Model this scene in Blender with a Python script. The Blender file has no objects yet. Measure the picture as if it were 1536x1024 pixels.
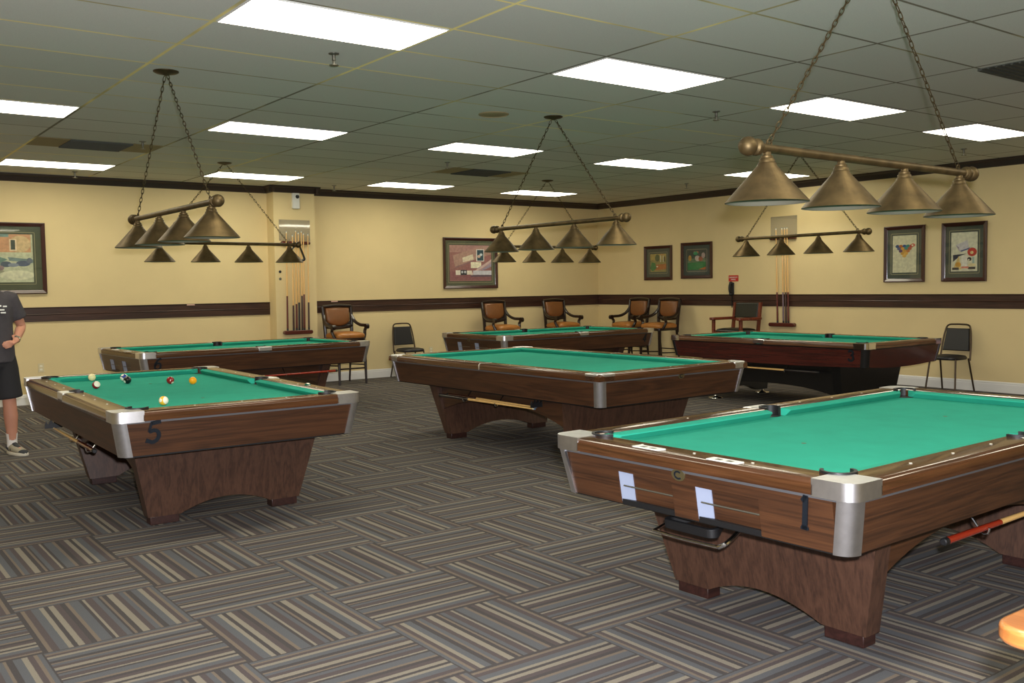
import bpy, bmesh, math, random
from mathutils import Vector, Matrix
random.seed(7)
PI = math.pi
SC = bpy.context.scene
COL = SC.collection
R = math.radians

# ------------------------------------------------------------------ helpers
def lin(c):
    return tuple(((x / 255) / 12.92 if x / 255 <= .04045 else ((x / 255 + .055) / 1.055) ** 2.4) for x in c)

class MB:
    """collects shapes and links them as one mesh object"""
    def __init__(s): s.v = []; s.f = []; s.m = []
    def add(s, vs, fs, m=0):
        b = len(s.v); s.v += [tuple(v) for v in vs]
        for f in fs: s.f.append(tuple(b + i for i in f)); s.m.append(m)
        return s
    def box(s, x0, x1, y0, y1, z0, z1, m=0, T=None):
        vs = [(x, y, z) for z in (z0, z1) for y in (y0, y1) for x in (x0, x1)]
        if T: vs = [T @ Vector(v) for v in vs]
        return s.add(vs, [(0, 2, 3, 1), (4, 5, 7, 6), (0, 1, 5, 4), (2, 6, 7, 3), (0, 4, 6, 2), (1, 3, 7, 5)], m)
    def loft(s, rings, m=0, caps=True, closed=True):
        n = len(rings[0]); vs = [p for r in rings for p in r]; fs = []
        for k in range(len(rings) - 1):
            for i in range(n if closed else n - 1):
                j = (i + 1) % n
                fs.append((k * n + i, k * n + j, (k + 1) * n + j, (k + 1) * n + i))
        if caps:
            fs.append(tuple(range(n))[::-1]); fs.append(tuple((len(rings) - 1) * n + i for i in range(n)))
        return s.add(vs, fs, m)
    def tube(s, pts, rad, m=0, n=10, closed=False, flat=1.0, caps=True):
        pts = [Vector(p) for p in pts]; N = len(pts)
        if not isinstance(rad, (list, tuple)): rad = [rad] * N
        rings = []; up = None
        for i, p in enumerate(pts):
            if closed: t = pts[(i + 1) % N] - pts[i - 1]
            else: t = pts[min(i + 1, N - 1)] - pts[max(i - 1, 0)]
            t.normalize()
            if up is None:
                a = Vector((0, 0, 1)) if abs(t.z) < .9 else Vector((1, 0, 0))
            else: a = up
            x = t.cross(a); x.normalize(); y = x.cross(t); y.normalize(); up = y
            rings.append([p + x * (rad[i] * math.cos(2 * PI * k / n)) + y * (rad[i] * flat * math.sin(2 * PI * k / n)) for k in range(n)])
        if closed: rings.append(rings[0]); return s.loft(rings, m, caps=False)
        return s.loft(rings, m, caps)
    def lathe(s, prof, c=(0, 0, 0), m=0, n=24, axis='z', caps=True):
        rings = []
        for r, h in prof:
            ring = []
            for k in range(n):
                a = 2 * PI * k / n; p = (r * math.cos(a), r * math.sin(a), h)
                if axis == 'x': p = (p[2], p[0], p[1])
                if axis == 'y': p = (p[1], p[2], p[0])
                ring.append((c[0] + p[0], c[1] + p[1], c[2] + p[2]))
            rings.append(ring)
        return s.loft(rings, m, caps)
    def ball(s, c, r, m=0, n=16, k=10, sc=(1, 1, 1)):
        prof = [(max(r * math.sin(PI * i / k), 1e-4), -r * math.cos(PI * i / k)) for i in range(k + 1)]
        rings = [[(c[0] + q * math.cos(2 * PI * j / n) * sc[0], c[1] + q * math.sin(2 * PI * j / n) * sc[1], c[2] + h * sc[2]) for j in range(n)] for q, h in prof]
        return s.loft(rings, m)
    def prism(s, poly, z0, z1, m=0, F=None):
        F = F or (lambda a, b, c: (a, b, c))
        return s.loft([[F(a, b, z0) for a, b in poly], [F(a, b, z1) for a, b in poly]], m)
    def build(s, name, mats, parent=None, smooth=35, bevel=0, seg=2, mods=None):
        me = bpy.data.meshes.new(name); me.from_pydata(s.v, [], s.f)
        if not isinstance(mats, (list, tuple)): mats = [mats]
        for m in mats: me.materials.append(m)
        me.polygons.foreach_set('material_index', s.m)
        bm = bmesh.new(); bm.from_mesh(me); bmesh.ops.recalc_face_normals(bm, faces=bm.faces); bm.to_mesh(me); bm.free()
        if smooth:
            me.shade_smooth(); me.set_sharp_from_angle(angle=R(smooth))
        o = bpy.data.objects.new(name, me); COL.objects.link(o)
        if parent: o.parent = parent
        if bevel:
            b = o.modifiers.new('bevel', 'BEVEL'); b.width = bevel; b.segments = seg; b.limit_method = 'ANGLE'; b.angle_limit = R(35)
            b.harden_normals = False
        return o

def empty(name, loc=(0, 0, 0), rz=0):
    o = bpy.data.objects.new(name, None); COL.objects.link(o)
    o.location = loc; o.rotation_euler = (0, 0, rz); o.empty_display_size = .1
    return o
def tag(o, label, cat, group=None, kind=None):
    o['label'] = label; o['category'] = cat
    if group: o['group'] = group
    if kind: o['kind'] = kind
    return o
def struct(o): o['kind'] = 'structure'; return o
def copy_tree(o, parent=None):
    c = o.copy(); COL.objects.link(c)
    if parent: c.parent = parent
    for ch in list(o.children): copy_tree(ch, c)
    return c
def arc(cx, cy, r, a0, a1, n=10):
    return [(cx + r * math.cos(R(a0 + (a1 - a0) * i / n)), cy + r * math.sin(R(a0 + (a1 - a0) * i / n))) for i in range(n + 1)]
def rrect(x0, x1, y0, y1, r, n=5):
    return arc(x1 - r, y0 + r, r, -90, 0, n) + arc(x1 - r, y1 - r, r, 0, 90, n) + arc(x0 + r, y1 - r, r, 90, 180, n) + arc(x0 + r, y0 + r, r, 180, 270, n)
def bez(pts, n=8):
    """Catmull-Rom through points"""
    P = [Vector(p) for p in pts]; out = []
    for i in range(len(P) - 1):
        a = P[max(i - 1, 0)]; b = P[i]; c = P[i + 1]; d = P[min(i + 2, len(P) - 1)]
        for k in range(n):
            t = k / n
            out.append(.5 * ((2 * b) + (c - a) * t + (2 * a - 5 * b + 4 * c - d) * t * t + (-a + 3 * b - 3 * c + d) * t ** 3))
    out.append(P[-1]); return out

# ------------------------------------------------------------------ materials
def mat(name, col, rough=.5, metal=0, coat=0, spec=.5, noise=0, nscale=20, bump=0, bscale=200):
    m = bpy.data.materials.new(name); m.use_nodes = True
    nt = m.node_tree; b = nt.nodes['Principled BSDF']
    c = col if isinstance(col[0], float) else lin(col)
    b.inputs['Base Color'].default_value = (*c, 1); b.inputs['Roughness'].default_value = rough
    b.inputs['Metallic'].default_value = metal; b.inputs['Coat Weight'].default_value = coat
    b.inputs['Coat Roughness'].default_value = .08; b.inputs['Specular IOR Level'].default_value = spec
    if noise or bump:
        tc = nt.nodes.new('ShaderNodeTexCoord')
    if noise:
        n = nt.nodes.new('ShaderNodeTexNoise'); n.inputs['Scale'].default_value = nscale; n.inputs['Detail'].default_value = 4
        nt.links.new(tc.outputs['Object'], n.inputs['Vector'])
        mr = nt.nodes.new('ShaderNodeMapRange'); mr.inputs['From Min'].default_value = .3; mr.inputs['From Max'].default_value = .7
        mr.inputs['To Min'].default_value = 1 - noise; mr.inputs['To Max'].default_value = 1 + noise
        nt.links.new(n.outputs['Fac'], mr.inputs['Value'])
        vm = nt.nodes.new('ShaderNodeVectorMath'); vm.operation = 'SCALE'; vm.inputs[0].default_value = c
        nt.links.new(mr.outputs[0], vm.inputs['Scale']); nt.links.new(vm.outputs[0], b.inputs['Base Color'])
    if bump:
        n = nt.nodes.new('ShaderNodeTexNoise'); n.inputs['Scale'].default_value = bscale; n.inputs['Detail'].default_value = 3
        nt.links.new(tc.outputs['Object'], n.inputs['Vector'])
        bp = nt.nodes.new('ShaderNodeBump'); bp.inputs['Strength'].default_value = bump; bp.inputs['Distance'].default_value = .002
        nt.links.new(n.outputs['Fac'], bp.inputs['Height']); nt.links.new(bp.outputs[0], b.inputs['Normal'])
    return m

def wood(name, dark, mid, light, grain='x', rough=.35, coat=0, wave=1.0, fine=1.0):
    """veneer: long figure along one axis of the object"""
    m = bpy.data.materials.new(name); m.use_nodes = True
    nt = m.node_tree; b = nt.nodes['Principled BSDF']; L = nt.links.new
    b.inputs['Roughness'].default_value = rough; b.inputs['Coat Weight'].default_value = coat; b.inputs['Coat Roughness'].default_value = .1
    tc = nt.nodes.new('ShaderNodeTexCoord')
    gi = 'xyz'.index(grain)
    def mp(al, ac):
        q = nt.nodes.new('ShaderNodeMapping'); s = [ac] * 3; s[gi] = al
        q.inputs['Scale'].default_value = s; L(tc.outputs['Object'], q.inputs['Vector']); return q
    n1 = nt.nodes.new('ShaderNodeTexNoise'); n1.inputs['Scale'].default_value = 1; n1.inputs['Detail'].default_value = 4; n1.inputs['Distortion'].default_value = .35
    L(mp(.8, 11).outputs[0], n1.inputs['Vector'])
    mu = nt.nodes.new('ShaderNodeMath'); mu.operation = 'MULTIPLY'; mu.inputs[1].default_value = 12 * wave
    L(n1.outputs['Fac'], mu.inputs[0])
    fr = nt.nodes.new('ShaderNodeMath'); fr.operation = 'PINGPONG'; fr.inputs[1].default_value = 1
    L(mu.outputs[0], fr.inputs[0])
    n2 = nt.nodes.new('ShaderNodeTexNoise'); n2.inputs['Scale'].default_value = 1; n2.inputs['Detail'].default_value = 3
    L(mp(1.8, 150).outputs[0], n2.inputs['Vector'])
    ad = nt.nodes.new('ShaderNodeMath'); ad.operation = 'MULTIPLY_ADD'; ad.inputs[1].default_value = .75 * fine; L(n2.outputs['Fac'], ad.inputs[0])
    m2 = nt.nodes.new('ShaderNodeMath'); m2.operation = 'MULTIPLY'; m2.inputs[1].default_value = .30; L(fr.outputs[0], m2.inputs[0]); L(m2.outputs[0], ad.inputs[2])
    cr = nt.nodes.new('ShaderNodeValToRGB'); e = cr.color_ramp.elements
    e[0].position = .2; e[0].color = (*lin(dark), 1); e[1].position = .95; e[1].color = (*lin(light), 1)
    k = e.new(.56); k.color = (*lin(mid), 1)
    L(ad.outputs[0], cr.inputs[0]); L(cr.outputs[0], b.inputs['Base Color'])
    return m

def glassy(name, tint=(1, 1, 1), refl=.03, rough=.02, body=0, bodycol=(200, 200, 200)):
    m = bpy.data.materials.new(name); m.use_nodes = True; nt = m.node_tree; nt.nodes.clear(); L = nt.links.new
    out = nt.nodes.new('ShaderNodeOutputMaterial'); tr = nt.nodes.new('ShaderNodeBsdfTransparent'); tr.inputs[0].default_value = (*tint, 1)
    gl = nt.nodes.new('ShaderNodeBsdfGlossy'); gl.inputs['Roughness'].default_value = rough
    lw = nt.nodes.new('ShaderNodeLayerWeight'); pw = nt.nodes.new('ShaderNodeMath'); pw.operation = 'POWER'; pw.inputs[1].default_value = 5; L(lw.outputs['Facing'], pw.inputs[0])
    ad = nt.nodes.new('ShaderNodeMath'); ad.operation = 'MULTIPLY_ADD'; ad.inputs[1].default_value = .9; ad.inputs[2].default_value = refl; L(pw.outputs[0], ad.inputs[0])
    mx = nt.nodes.new('ShaderNodeMixShader'); L(ad.outputs[0], mx.inputs[0])
    if body:
        df = nt.nodes.new('ShaderNodeBsdfDiffuse'); df.inputs[0].default_value = (*lin(bodycol), 1)
        m2 = nt.nodes.new('ShaderNodeMixShader'); m2.inputs[0].default_value = body; L(tr.outputs[0], m2.inputs[1]); L(df.outputs[0], m2.inputs[2]); L(m2.outputs[0], mx.inputs[1])
    else: L(tr.outputs[0], mx.inputs[1])
    L(gl.outputs[0], mx.inputs[2]); L(mx.outputs[0], out.inputs[0])
    return m

def emit(name, col, strength):
    m = bpy.data.materials.new(name); m.use_nodes = True; nt = m.node_tree; nt.nodes.clear()
    o = nt.nodes.new('ShaderNodeOutputMaterial'); e = nt.nodes.new('ShaderNodeEmission')
    e.inputs[0].default_value = (*col, 1); e.inputs[1].default_value = strength; nt.links.new(e.outputs[0], o.inputs[0]); return m

TX, TY, TS = 1.345, 4.15, .6135      # carpet tile grid
def carpet_mat():
    m = bpy.data.materials.new('striped_carpet'); m.use_nodes = True; nt = m.node_tree; b = nt.nodes['Principled BSDF']; L = nt.links.new
    b.inputs['Roughness'].default_value = 1; b.inputs['Specular IOR Level'].default_value = .1
    N = nt.nodes.new
    tc = N('ShaderNodeTexCoord'); sp = N('ShaderNodeSeparateXYZ'); L(tc.outputs['Object'], sp.inputs[0])
    def M(op, a, bb=None, c=None):
        n = N('ShaderNodeMath'); n.operation = op
        for i, x in enumerate((a, bb, c)):
            if x is None: continue
            if isinstance(x, (int, float)): n.inputs[i].default_value = x
            else: L(x, n.inputs[i])
        return n.outputs[0]
    u = M('DIVIDE', M('SUBTRACT', sp.outputs[0], TX), TS); v = M('DIVIDE', M('SUBTRACT', sp.outputs[1], TY), TS)
    iu = M('FLOOR', u); iv = M('FLOOR', v); fu = M('SUBTRACT', u, iu); fv = M('SUBTRACT', v, iv)
    par = M('FLOORED_MODULO', M('ADD', iu, iv), 2)          # 1: stripes run along y
    t = M('ADD', M('MULTIPLY', par, fu), M('MULTIPLY', M('SUBTRACT', 1, par), fv))
    cv = N('ShaderNodeCombineXYZ'); L(iu, cv.inputs[0]); L(iv, cv.inputs[1])
    wn = N('ShaderNodeTexWhiteNoise'); wn.noise_dimensions = '3D'; L(cv.outputs[0], wn.inputs['Vector'])
    flip = M('GREATER_THAN', wn.outputs['Value'], .5)
    t2 = M('ABSOLUTE', M('SUBTRACT', flip, t))
    wob = N('ShaderNodeTexNoise'); wob.inputs['Scale'].default_value = 160; L(tc.outputs['Object'], wob.inputs['Vector'])
    t3 = M('ADD', t2, M('MULTIPLY', M('SUBTRACT', wob.outputs['Fac'], .5), .012))
    cr = N('ShaderNodeValToRGB'); cr.color_ramp.interpolation = 'CONSTANT'; e = cr.color_ramp.elements
    A = (74, 70, 70); B = (90, 91, 94); Lt = (130, 123, 111); W = (112, 101, 91); P = (84, 76, 76)
    seq = [(0, A), (.03, W), (.055, P), (.10, B), (.155, Lt), (.185, A), (.215, Lt), (.255, P), (.30, A), (.335, W), (.36, B), (.43, A), (.455, Lt), (.475, P),
           (.53, B), (.565, A), (.58, W), (.60, A), (.635, Lt), (.68, P), (.72, B), (.755, W), (.775, A), (.815, B), (.865, Lt), (.90, P), (.935, W), (.96, B), (.985, A)]
    e[0].position = 0; e[0].color = (*lin(A), 1); e[1].position = seq[1][0]; e[1].color = (*lin(seq[1][1]), 1)
    for p, c in seq[2:]: k = e.new(p); k.color = (*lin(c), 1)
    L(t3, cr.inputs[0])
    fz = N('ShaderNodeTexNoise'); fz.inputs['Scale'].default_value = 420; fz.inputs['Detail'].default_value = 2; L(tc.outputs['Object'], fz.inputs['Vector'])
    mr = N('ShaderNodeMapRange'); mr.inputs['From Min'].default_value = .3; mr.inputs['From Max'].default_value = .7; mr.inputs['To Min'].default_value = .72; mr.inputs['To Max'].default_value = 1.28
    L(fz.outputs['Fac'], mr.inputs['Value'])
    vm = N('ShaderNodeVectorMath'); vm.operation = 'SCALE'; L(cr.outputs[0], vm.inputs[0]); L(mr.outputs[0], vm.inputs['Scale'])
    L(vm.outputs[0], b.inputs['Base Color'])
    bp = N('ShaderNodeBump'); bp.inputs['Strength'].default_value = .5; bp.inputs['Distance'].default_value = .004
    L(fz.outputs['Fac'], bp.inputs['Height']); L(bp.outputs[0], b.inputs['Normal'])
    return m

LX, LY = 2.56, 5.073                 # a ceiling light: the ceiling grid hangs on it
def ceiling_mat():
    m = bpy.data.materials.new('ceiling_tiles'); m.use_nodes = True; nt = m.node_tree; b = nt.nodes['Principled BSDF']; L = nt.links.new
    b.inputs['Roughness'].default_value = .95; b.inputs['Specular IOR Level'].default_value = .15
    N = nt.nodes.new
    tc = N('ShaderNodeTexCoord'); sp = N('ShaderNodeSeparateXYZ'); L(tc.outputs['Object'], sp.inputs[0])
    def M(op, a, bb=None, c=None):
        n = N('ShaderNodeMath'); n.operation = op
        for i, x in enumerate((a, bb, c)):
            if x is None: continue
            if isinstance(x, (int, float)): n.inputs[i].default_value = x
            else: L(x, n.inputs[i])
        return n.outputs[0]
    def line(s, off, step, w):
        d = M('PINGPONG', M('SUBTRACT', s, off), step / 2)          # distance to the nearest grid line
        return M('LESS_THAN', d, w)
    lx = line(sp.outputs[0], LX - .6096 - 20 * 1.2192, 1.2192, .012); ly = line(sp.outputs[1], LY - .3048 - 40 * .6096, .6096, .010)
    ln = M('MAXIMUM', lx, ly)
    iu = M('FLOOR', M('DIVIDE', M('SUBTRACT', sp.outputs[0], LX - .6096), 1.2192)); iv = M('FLOOR', M('DIVIDE', M('SUBTRACT', sp.outputs[1], LY - .3048), .6096))
    cv = N('ShaderNodeCombineXYZ'); L(iu, cv.inputs[0]); L(iv, cv.inputs[1])
    wn = N('ShaderNodeTexWhiteNoise'); L(cv.outputs[0], wn.inputs['Vector'])
    fz = N('ShaderNodeTexNoise'); fz.inputs['Scale'].default_value = 130; fz.inputs['Detail'].default_value = 4; L(tc.outputs['Object'], fz.inputs['Vector'])
    big = N('ShaderNodeTexNoise'); big.inputs['Scale'].default_value = .55; big.inputs['Detail'].default_value = 3; L(tc.outputs['Object'], big.inputs['Vector'])
    k = M('ADD', M('ADD', .86, M('MULTIPLY', wn.outputs['Value'], .10)), M('MULTIPLY', fz.outputs['Fac'], .2))
    tile = N('ShaderNodeVectorMath'); tile.operation = 'SCALE'; tile.inputs[0].default_value = lin((204, 203, 194)); L(k, tile.inputs['Scale'])
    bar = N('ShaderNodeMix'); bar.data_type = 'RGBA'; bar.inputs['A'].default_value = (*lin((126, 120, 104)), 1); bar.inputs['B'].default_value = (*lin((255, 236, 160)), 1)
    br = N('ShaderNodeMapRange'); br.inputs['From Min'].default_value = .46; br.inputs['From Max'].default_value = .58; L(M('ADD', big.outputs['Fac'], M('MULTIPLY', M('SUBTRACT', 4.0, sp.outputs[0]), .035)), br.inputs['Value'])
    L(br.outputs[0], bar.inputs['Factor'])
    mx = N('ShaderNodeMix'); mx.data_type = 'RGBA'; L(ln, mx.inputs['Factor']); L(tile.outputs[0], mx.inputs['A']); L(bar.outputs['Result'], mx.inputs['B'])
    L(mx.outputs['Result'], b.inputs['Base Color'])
    bp = N('ShaderNodeBump'); bp.inputs['Strength'].default_value = .25; bp.inputs['Distance'].default_value = .003
    L(M('ADD', fz.outputs['Fac'], M('MULTIPLY', ln, 1.5)), bp.inputs['Height']); L(bp.outputs[0], b.inputs['Normal'])
    return m

W_D, W_M, W_L = (43, 26, 16), (70, 43, 26), (88, 56, 33)
M = dict(
    wx=wood('walnut_laminate_long', W_D, W_M, W_L, 'x', .38), wy=wood('walnut_laminate_cross', W_D, W_M, W_L, 'y', .38),
    wz=wood('walnut_laminate_upright', (50, 33, 26), (74, 50, 38), (88, 61, 47), 'z', .45, wave=1),
    rx=wood('polished_rail_long', (52, 31, 18), (76, 47, 28), (92, 59, 36), 'x', .15, coat=.15), ry=wood('polished_rail_cross', (52, 31, 18), (76, 47, 28), (92, 59, 36), 'y', .15, coat=.15),
    redx=wood('rosewood_long', (40, 14, 12), (70, 25, 19), (90, 36, 26), 'x', .25, coat=.4, wave=.6), redy=wood('rosewood_cross', (40, 14, 12), (70, 25, 19), (90, 36, 26), 'y', .25, coat=.4, wave=.6),
    drx=wood('dark_rail_long', (52, 30, 20), (84, 52, 34), (110, 74, 50), 'x', .2, coat=.3), dry=wood('dark_rail_cross', (52, 30, 20), (84, 52, 34), (110, 74, 50), 'y', .2, coat=.3),
    foot=wood('reddish_foot_wood', (32, 17, 14), (50, 27, 23), (62, 35, 30), 'x', .4),
    black=mat('black_lacquer', (16, 16, 17), .25), matt=mat('matt_black_plastic', (20, 20, 22), .5), blackgap=mat('black_underframe', (12, 12, 13), .7),
    cloth=mat('green_pool_cloth', (46, 160, 136), .95, spec=.15, noise=.05, nscale=6, bump=.15, bscale=900),
    alu=mat('brushed_aluminium', (226, 226, 230), .36, 1.0, noise=.06, nscale=30), chrome=mat('chrome', (225, 225, 228), .12, 1.0),
    darkcast=mat('smoked_metal', (74, 74, 76), .3, .9), greystrip=mat('grey_reveal_metal', (120, 120, 124), .4, .6),
    strip=mat('pale_blue_metal', (160, 170, 196), .4, .25),
    white=mat('white_plastic', (226, 226, 220), .4), ivory=mat('ivory_inlay', (232, 226, 205), .4), navy=mat('slate_black_numeral', (26, 32, 40), .4, .3),
    brass=mat('antique_brass', (94, 78, 50), .5, .75, noise=.3, nscale=14), brassd=mat('dark_brass', (82, 69, 46), .45, .75, noise=.2, nscale=20),
    shadein=mat('shade_lining', (112, 106, 92), .6), gold=mat('aged_gold_badge', (132, 120, 86), .35, .8),
    wall=mat('tan_wall_paint', (222, 201, 152), .85, spec=.2, noise=.02, nscale=3, bump=.06, bscale=180), base=mat('white_baseboard_paint', (226, 224, 220), .4),
    trimx=wood('dark_trim_along', (38, 22, 17), (62, 38, 29), (84, 54, 41), 'x', .4), trimy=wood('dark_trim_across', (38, 22, 17), (62, 38, 29), (84, 54, 41), 'y', .4),
    crown=mat('dark_crown_paint', (52, 38, 32), .45),
    frame=mat('mahogany_frame', (62, 28, 22), .3, coat=.4), matgreen=mat('grey_green_mat', (78, 84, 66), .9), matgrey=mat('slate_green_mat', (70, 77, 68), .9),
    matline=mat('pale_mat_line', (150, 144, 110), .9), glass=glassy('picture_glass'), guard=glassy('acrylic_guard', (.96, .96, .96), .10, .03, .25, (196, 190, 170)),
    leather=mat('cognac_leather', (166, 108, 50), .32, noise=.12, nscale=9, coat=.15), leatherd=mat('cognac_leather_back', (122, 77, 40), .4, noise=.12, nscale=9),
    espresso=mat('espresso_wood', (32, 18, 13), .3, coat=.3), cherry=wood('cherry_wood', (70, 26, 16), (110, 48, 28), (132, 64, 40), 'z', .35), blkleather=mat('black_leather', (22, 26, 24), .3),
    honey=wood('honey_maple', (112, 62, 26), (130, 78, 36), (146, 92, 46), 'x', .3, coat=.5),
    vinyl=mat('black_vinyl', (30, 29, 32), .4), tubing=mat('bronze_tubing', (74, 60, 46), .35, .7),
    maple=mat('maple_shaft', (226, 182, 112), .3, coat=.3), butt=mat('dark_red_butt', (98, 34, 22), .25, coat=.5), buttd=mat('dark_brown_butt', (64, 34, 28), .25, coat=.5),
    buttr=mat('bright_red_butt', (150, 44, 24), .22, coat=.6), buttp=mat('grey_violet_butt', (120, 100, 108), .25, coat=.5), buttk=mat('black_butt', (34, 28, 28), .3, coat=.5),
    tip=mat('blue_chalked_tip', (96, 130, 160), .9), rackw=mat('rack_mahogany', (84, 34, 24), .28, coat=.4),
    grille=mat('dark_grille', (66, 68, 62), .7), dusty=mat('stained_tile', (150, 134, 98), .95), cream=mat('cream_plate', (214, 200, 160), .5), steel=mat('dull_steel', (120, 118, 108), .4, .8),
    red=mat('red_sign', (190, 34, 28), .5), spot=mat('spot_dot', (90, 110, 84), .9),
    skin=mat('skin', (196, 138, 112), .55, noise=.05, nscale=12), hair=mat('grey_hair', (96, 84, 72), .8), shirt=mat('charcoal_tshirt', (66, 62, 66), .9, noise=.06, nscale=30), shorts=mat('black_shorts', (30, 29, 33), .85),
    sock=mat('white_sock', (222, 216, 210), .9), shoe=mat('grey_sneaker', (150, 142, 122), .8), shoed=mat('dark_sneaker_panel', (44, 46, 50), .7), sole=mat('sneaker_sole', (206, 198, 180), .7),
    steelw=mat('watch_steel', (220, 216, 200), .25, .9),
    diff=emit('light_diffuser', (1.0, .93, .72), 9.0), lframe=mat('light_frame', (200, 200, 196), .6),
)
def flat(name, c, rough=.7): return mat(name, c, rough)

# ------------------------------------------------------------------ room
HT = 2.96; YB = 13.565; XR = 12.229; XL = -3.2; YF = -2.6
MB().box(XL - .1, XR + .1, YF - .1, YB + .1, -.1, 0).build('floor', carpet_mat(), smooth=0)
MB().box(XL - .1, XR + .1, YF - .1, YB + .1, HT, HT + .1).build('ceiling', ceiling_mat(), smooth=0)
MB().box(XL - .1, XR + .1, YB, YB + .1, 0, HT).build('wall_back', M['wall'], smooth=0)
MB().box(XR, XR + .1, YF, YB, 0, HT).build('wall_right', M['wall'], smooth=0)
MB().box(XL - .1, XL, YF, YB, 0, HT).build('wall_left', M['wall'], smooth=0)
MB().box(XL, XR, YF - .1, YF, 0, HT).build('wall_front', M['wall'], smooth=0)
CX0, CX1, CY = 5.65, 6.30, 13.32
MB().box(CX0, CX1, CY, YB + .02, 0, HT).build('wall_column', M['wall'], smooth=0)
def crown_prof(d): return [(0, 0), (.075 * d, 0), (.07 * d, -.02), (.045 * d, -.035), (.03 * d, -.07), (.018 * d, -.095), (0, -.10)]
def strip(name, a, b, prof, z, m, nrm):
    """a moulding from point a to point b; prof = (distance out of the wall, height)"""
    mb = MB(); mb.loft([[(p[0] + nrm[0] * d, p[1] + nrm[1] * d, z + h) for d, h in prof] for p in (a, b)])
    return mb.build(name, m, smooth=0)
cp = crown_prof(1)
strip('trim_1', (XL, YB), (CX0, YB), cp, HT, M['crown'], (0, -1)); strip('trim_2', (CX1, YB), (XR, YB), cp, HT, M['crown'], (0, -1))
strip('trim_3', (CX0 - .075, CY), (CX1 + .075, CY), cp, HT, M['crown'], (0, -1)); strip('trim_4', (CX0, CY - .07), (CX0, YB), cp, HT, M['crown'], (-1, 0))
strip('trim_5', (CX1, CY - .07), (CX1, YB), cp, HT, M['crown'], (1, 0)); strip('trim_6', (XR, YF), (XR, YB), cp, HT, M['crown'], (-1, 0))
rp = [(0, 0), (.016, .004), (.016, .085), (.022, .092), (.016, .1), (.016, .172), (.024, .178), (.024, .186), (0, .188)]
strip('trim_7', (XL, YB), (CX0, YB), rp, 1.067, M['trimx'], (0, -1)); strip('trim_8', (CX1, YB), (XR, YB), rp, 1.067, M['trimx'], (0, -1))
strip('trim_9', (XR, YF), (XR, YB), rp, 1.067, M['trimy'], (-1, 0))
bp_ = [(0, 0), (.016, 0), (.016, .10), (.012, .112), (.014, .12), (.006, .136), (0, .138)]
strip('baseboard_back', (XL, YB), (CX0, YB), bp_, 0, M['base'], (0, -1)); strip('baseboard_back_right', (CX1, YB), (XR, YB), bp_, 0, M['base'], (0, -1))
strip('baseboard_column', (CX0, CY), (CX1, CY), bp_, 0, M['base'], (0, -1)); strip('baseboard_right', (XR, YF), (XR, YB), bp_, 0, M['base'], (-1, 0))
for o in list(COL.objects): struct(o)

# ------------------------------------------------------------------ ceiling fixtures
def make_light():
    t = empty('ceiling_light', (0, 0, HT))
    w, h, f = .592, .2885, .006
    mb = MB()
    for a in ((-w, w, -h, -h + f), (-w, w, h - f, h), (-w, -w + f, -h + f, h - f), (w - f, w, -h + f, h - f)): mb.box(*a, -.0075, 0)
    mb.build('frame', M['lframe'], t, smooth=0)
    MB().box(-w + f, w - f, -h + f, h - f, -.007, -.002).build('diffuser', M['diff'], t, smooth=0)
    return t
LBL = [
 (0, 0, 'large bright ceiling light panel at the top, cut by the upper picture edge'),
 (1, 0, 'bright ceiling light panel just right of centre, nearest row, left of the chained brass lamp'),
 (2, 0, 'bright ceiling light panel between the two chains of the nearest brass lamp'),
 (3, 0, 'bright ceiling light panel at the right edge behind the right chain of the nearest lamp'),
 (-.5, 1, 'bright ceiling light panel cut by the left edge, above the stained vent tile'),
 (.5, 1, 'bright ceiling light panel in the middle row, right of the lamp chains over table 5'),
 (1.5, 1, 'bright ceiling light panel just below the round ceiling speaker, its right end behind a chain'),
 (2.5, 1, 'bright ceiling light panel in the middle row, right of the lamp over the pocketless table'),
 (3.5, 1, 'bright ceiling light panel partly hidden behind the nearest brass shade, far right'),
 (0, 2, 'slim bright ceiling light panel by the back wall at the far left'),
 (1, 2, 'slim bright ceiling light panel by the back wall, crossed by chains left of the column'),
 (2, 2, 'slim bright ceiling light panel by the back wall, right of the column'),
 (3, 2, 'slim bright ceiling light panel nearest the far corner of the room'),
]
proto = None
for c, r, lb in LBL:
    o = make_light() if proto is None else copy_tree(proto)
    proto = proto or o
    o.location = (LX + 2.4384 * c, LY + 3.6576 * r, HT)
    tag(o, lb, 'ceiling light', 'fluorescent light panels in the ceiling')

def sprinkler():
    t = empty('fire_sprinkler', (0, 0, HT))
    MB().lathe([(.034, 0), (.034, -.006), (.012, -.012)]).build('escutcheon', M['steel'], t)
    MB().lathe([(.012, -.008), (.012, -.045), (.007, -.05), (.007, -.07), (.03, -.074), (.03, -.078)], n=14).build('sprinkler_head', M['steel'], t)
    return t
SP = [(2.85, 5.68, 'sprinkler head below the big light panel at the top'), (6.59, 5.74, 'sprinkler head left of the chains of the nearest brass lamp'), (2.89, 10.06, 'sprinkler head beside the stained vent tile on the left'),
      (6.43, 9.85, 'sprinkler head left of the dark square vent in mid ceiling'), (10.92, 10.1, 'sprinkler head over the far corner, left of the nearest brass shade'), (2.89, 13.0, 'small sprinkler head near the crown moulding at the far left'),
      (6.44, 12.93, 'small sprinkler head just right of the wall column'), (10.94, 5.8, 'sprinkler head at the right end of the nearest brass lamp')]
s0 = None
for x, y, lb in SP:
    o = sprinkler() if s0 is None else copy_tree(s0); s0 = s0 or o
    o.location = (x, y, HT); tag(o, lb, 'sprinkler', 'sprinkler heads in the ceiling')
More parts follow.
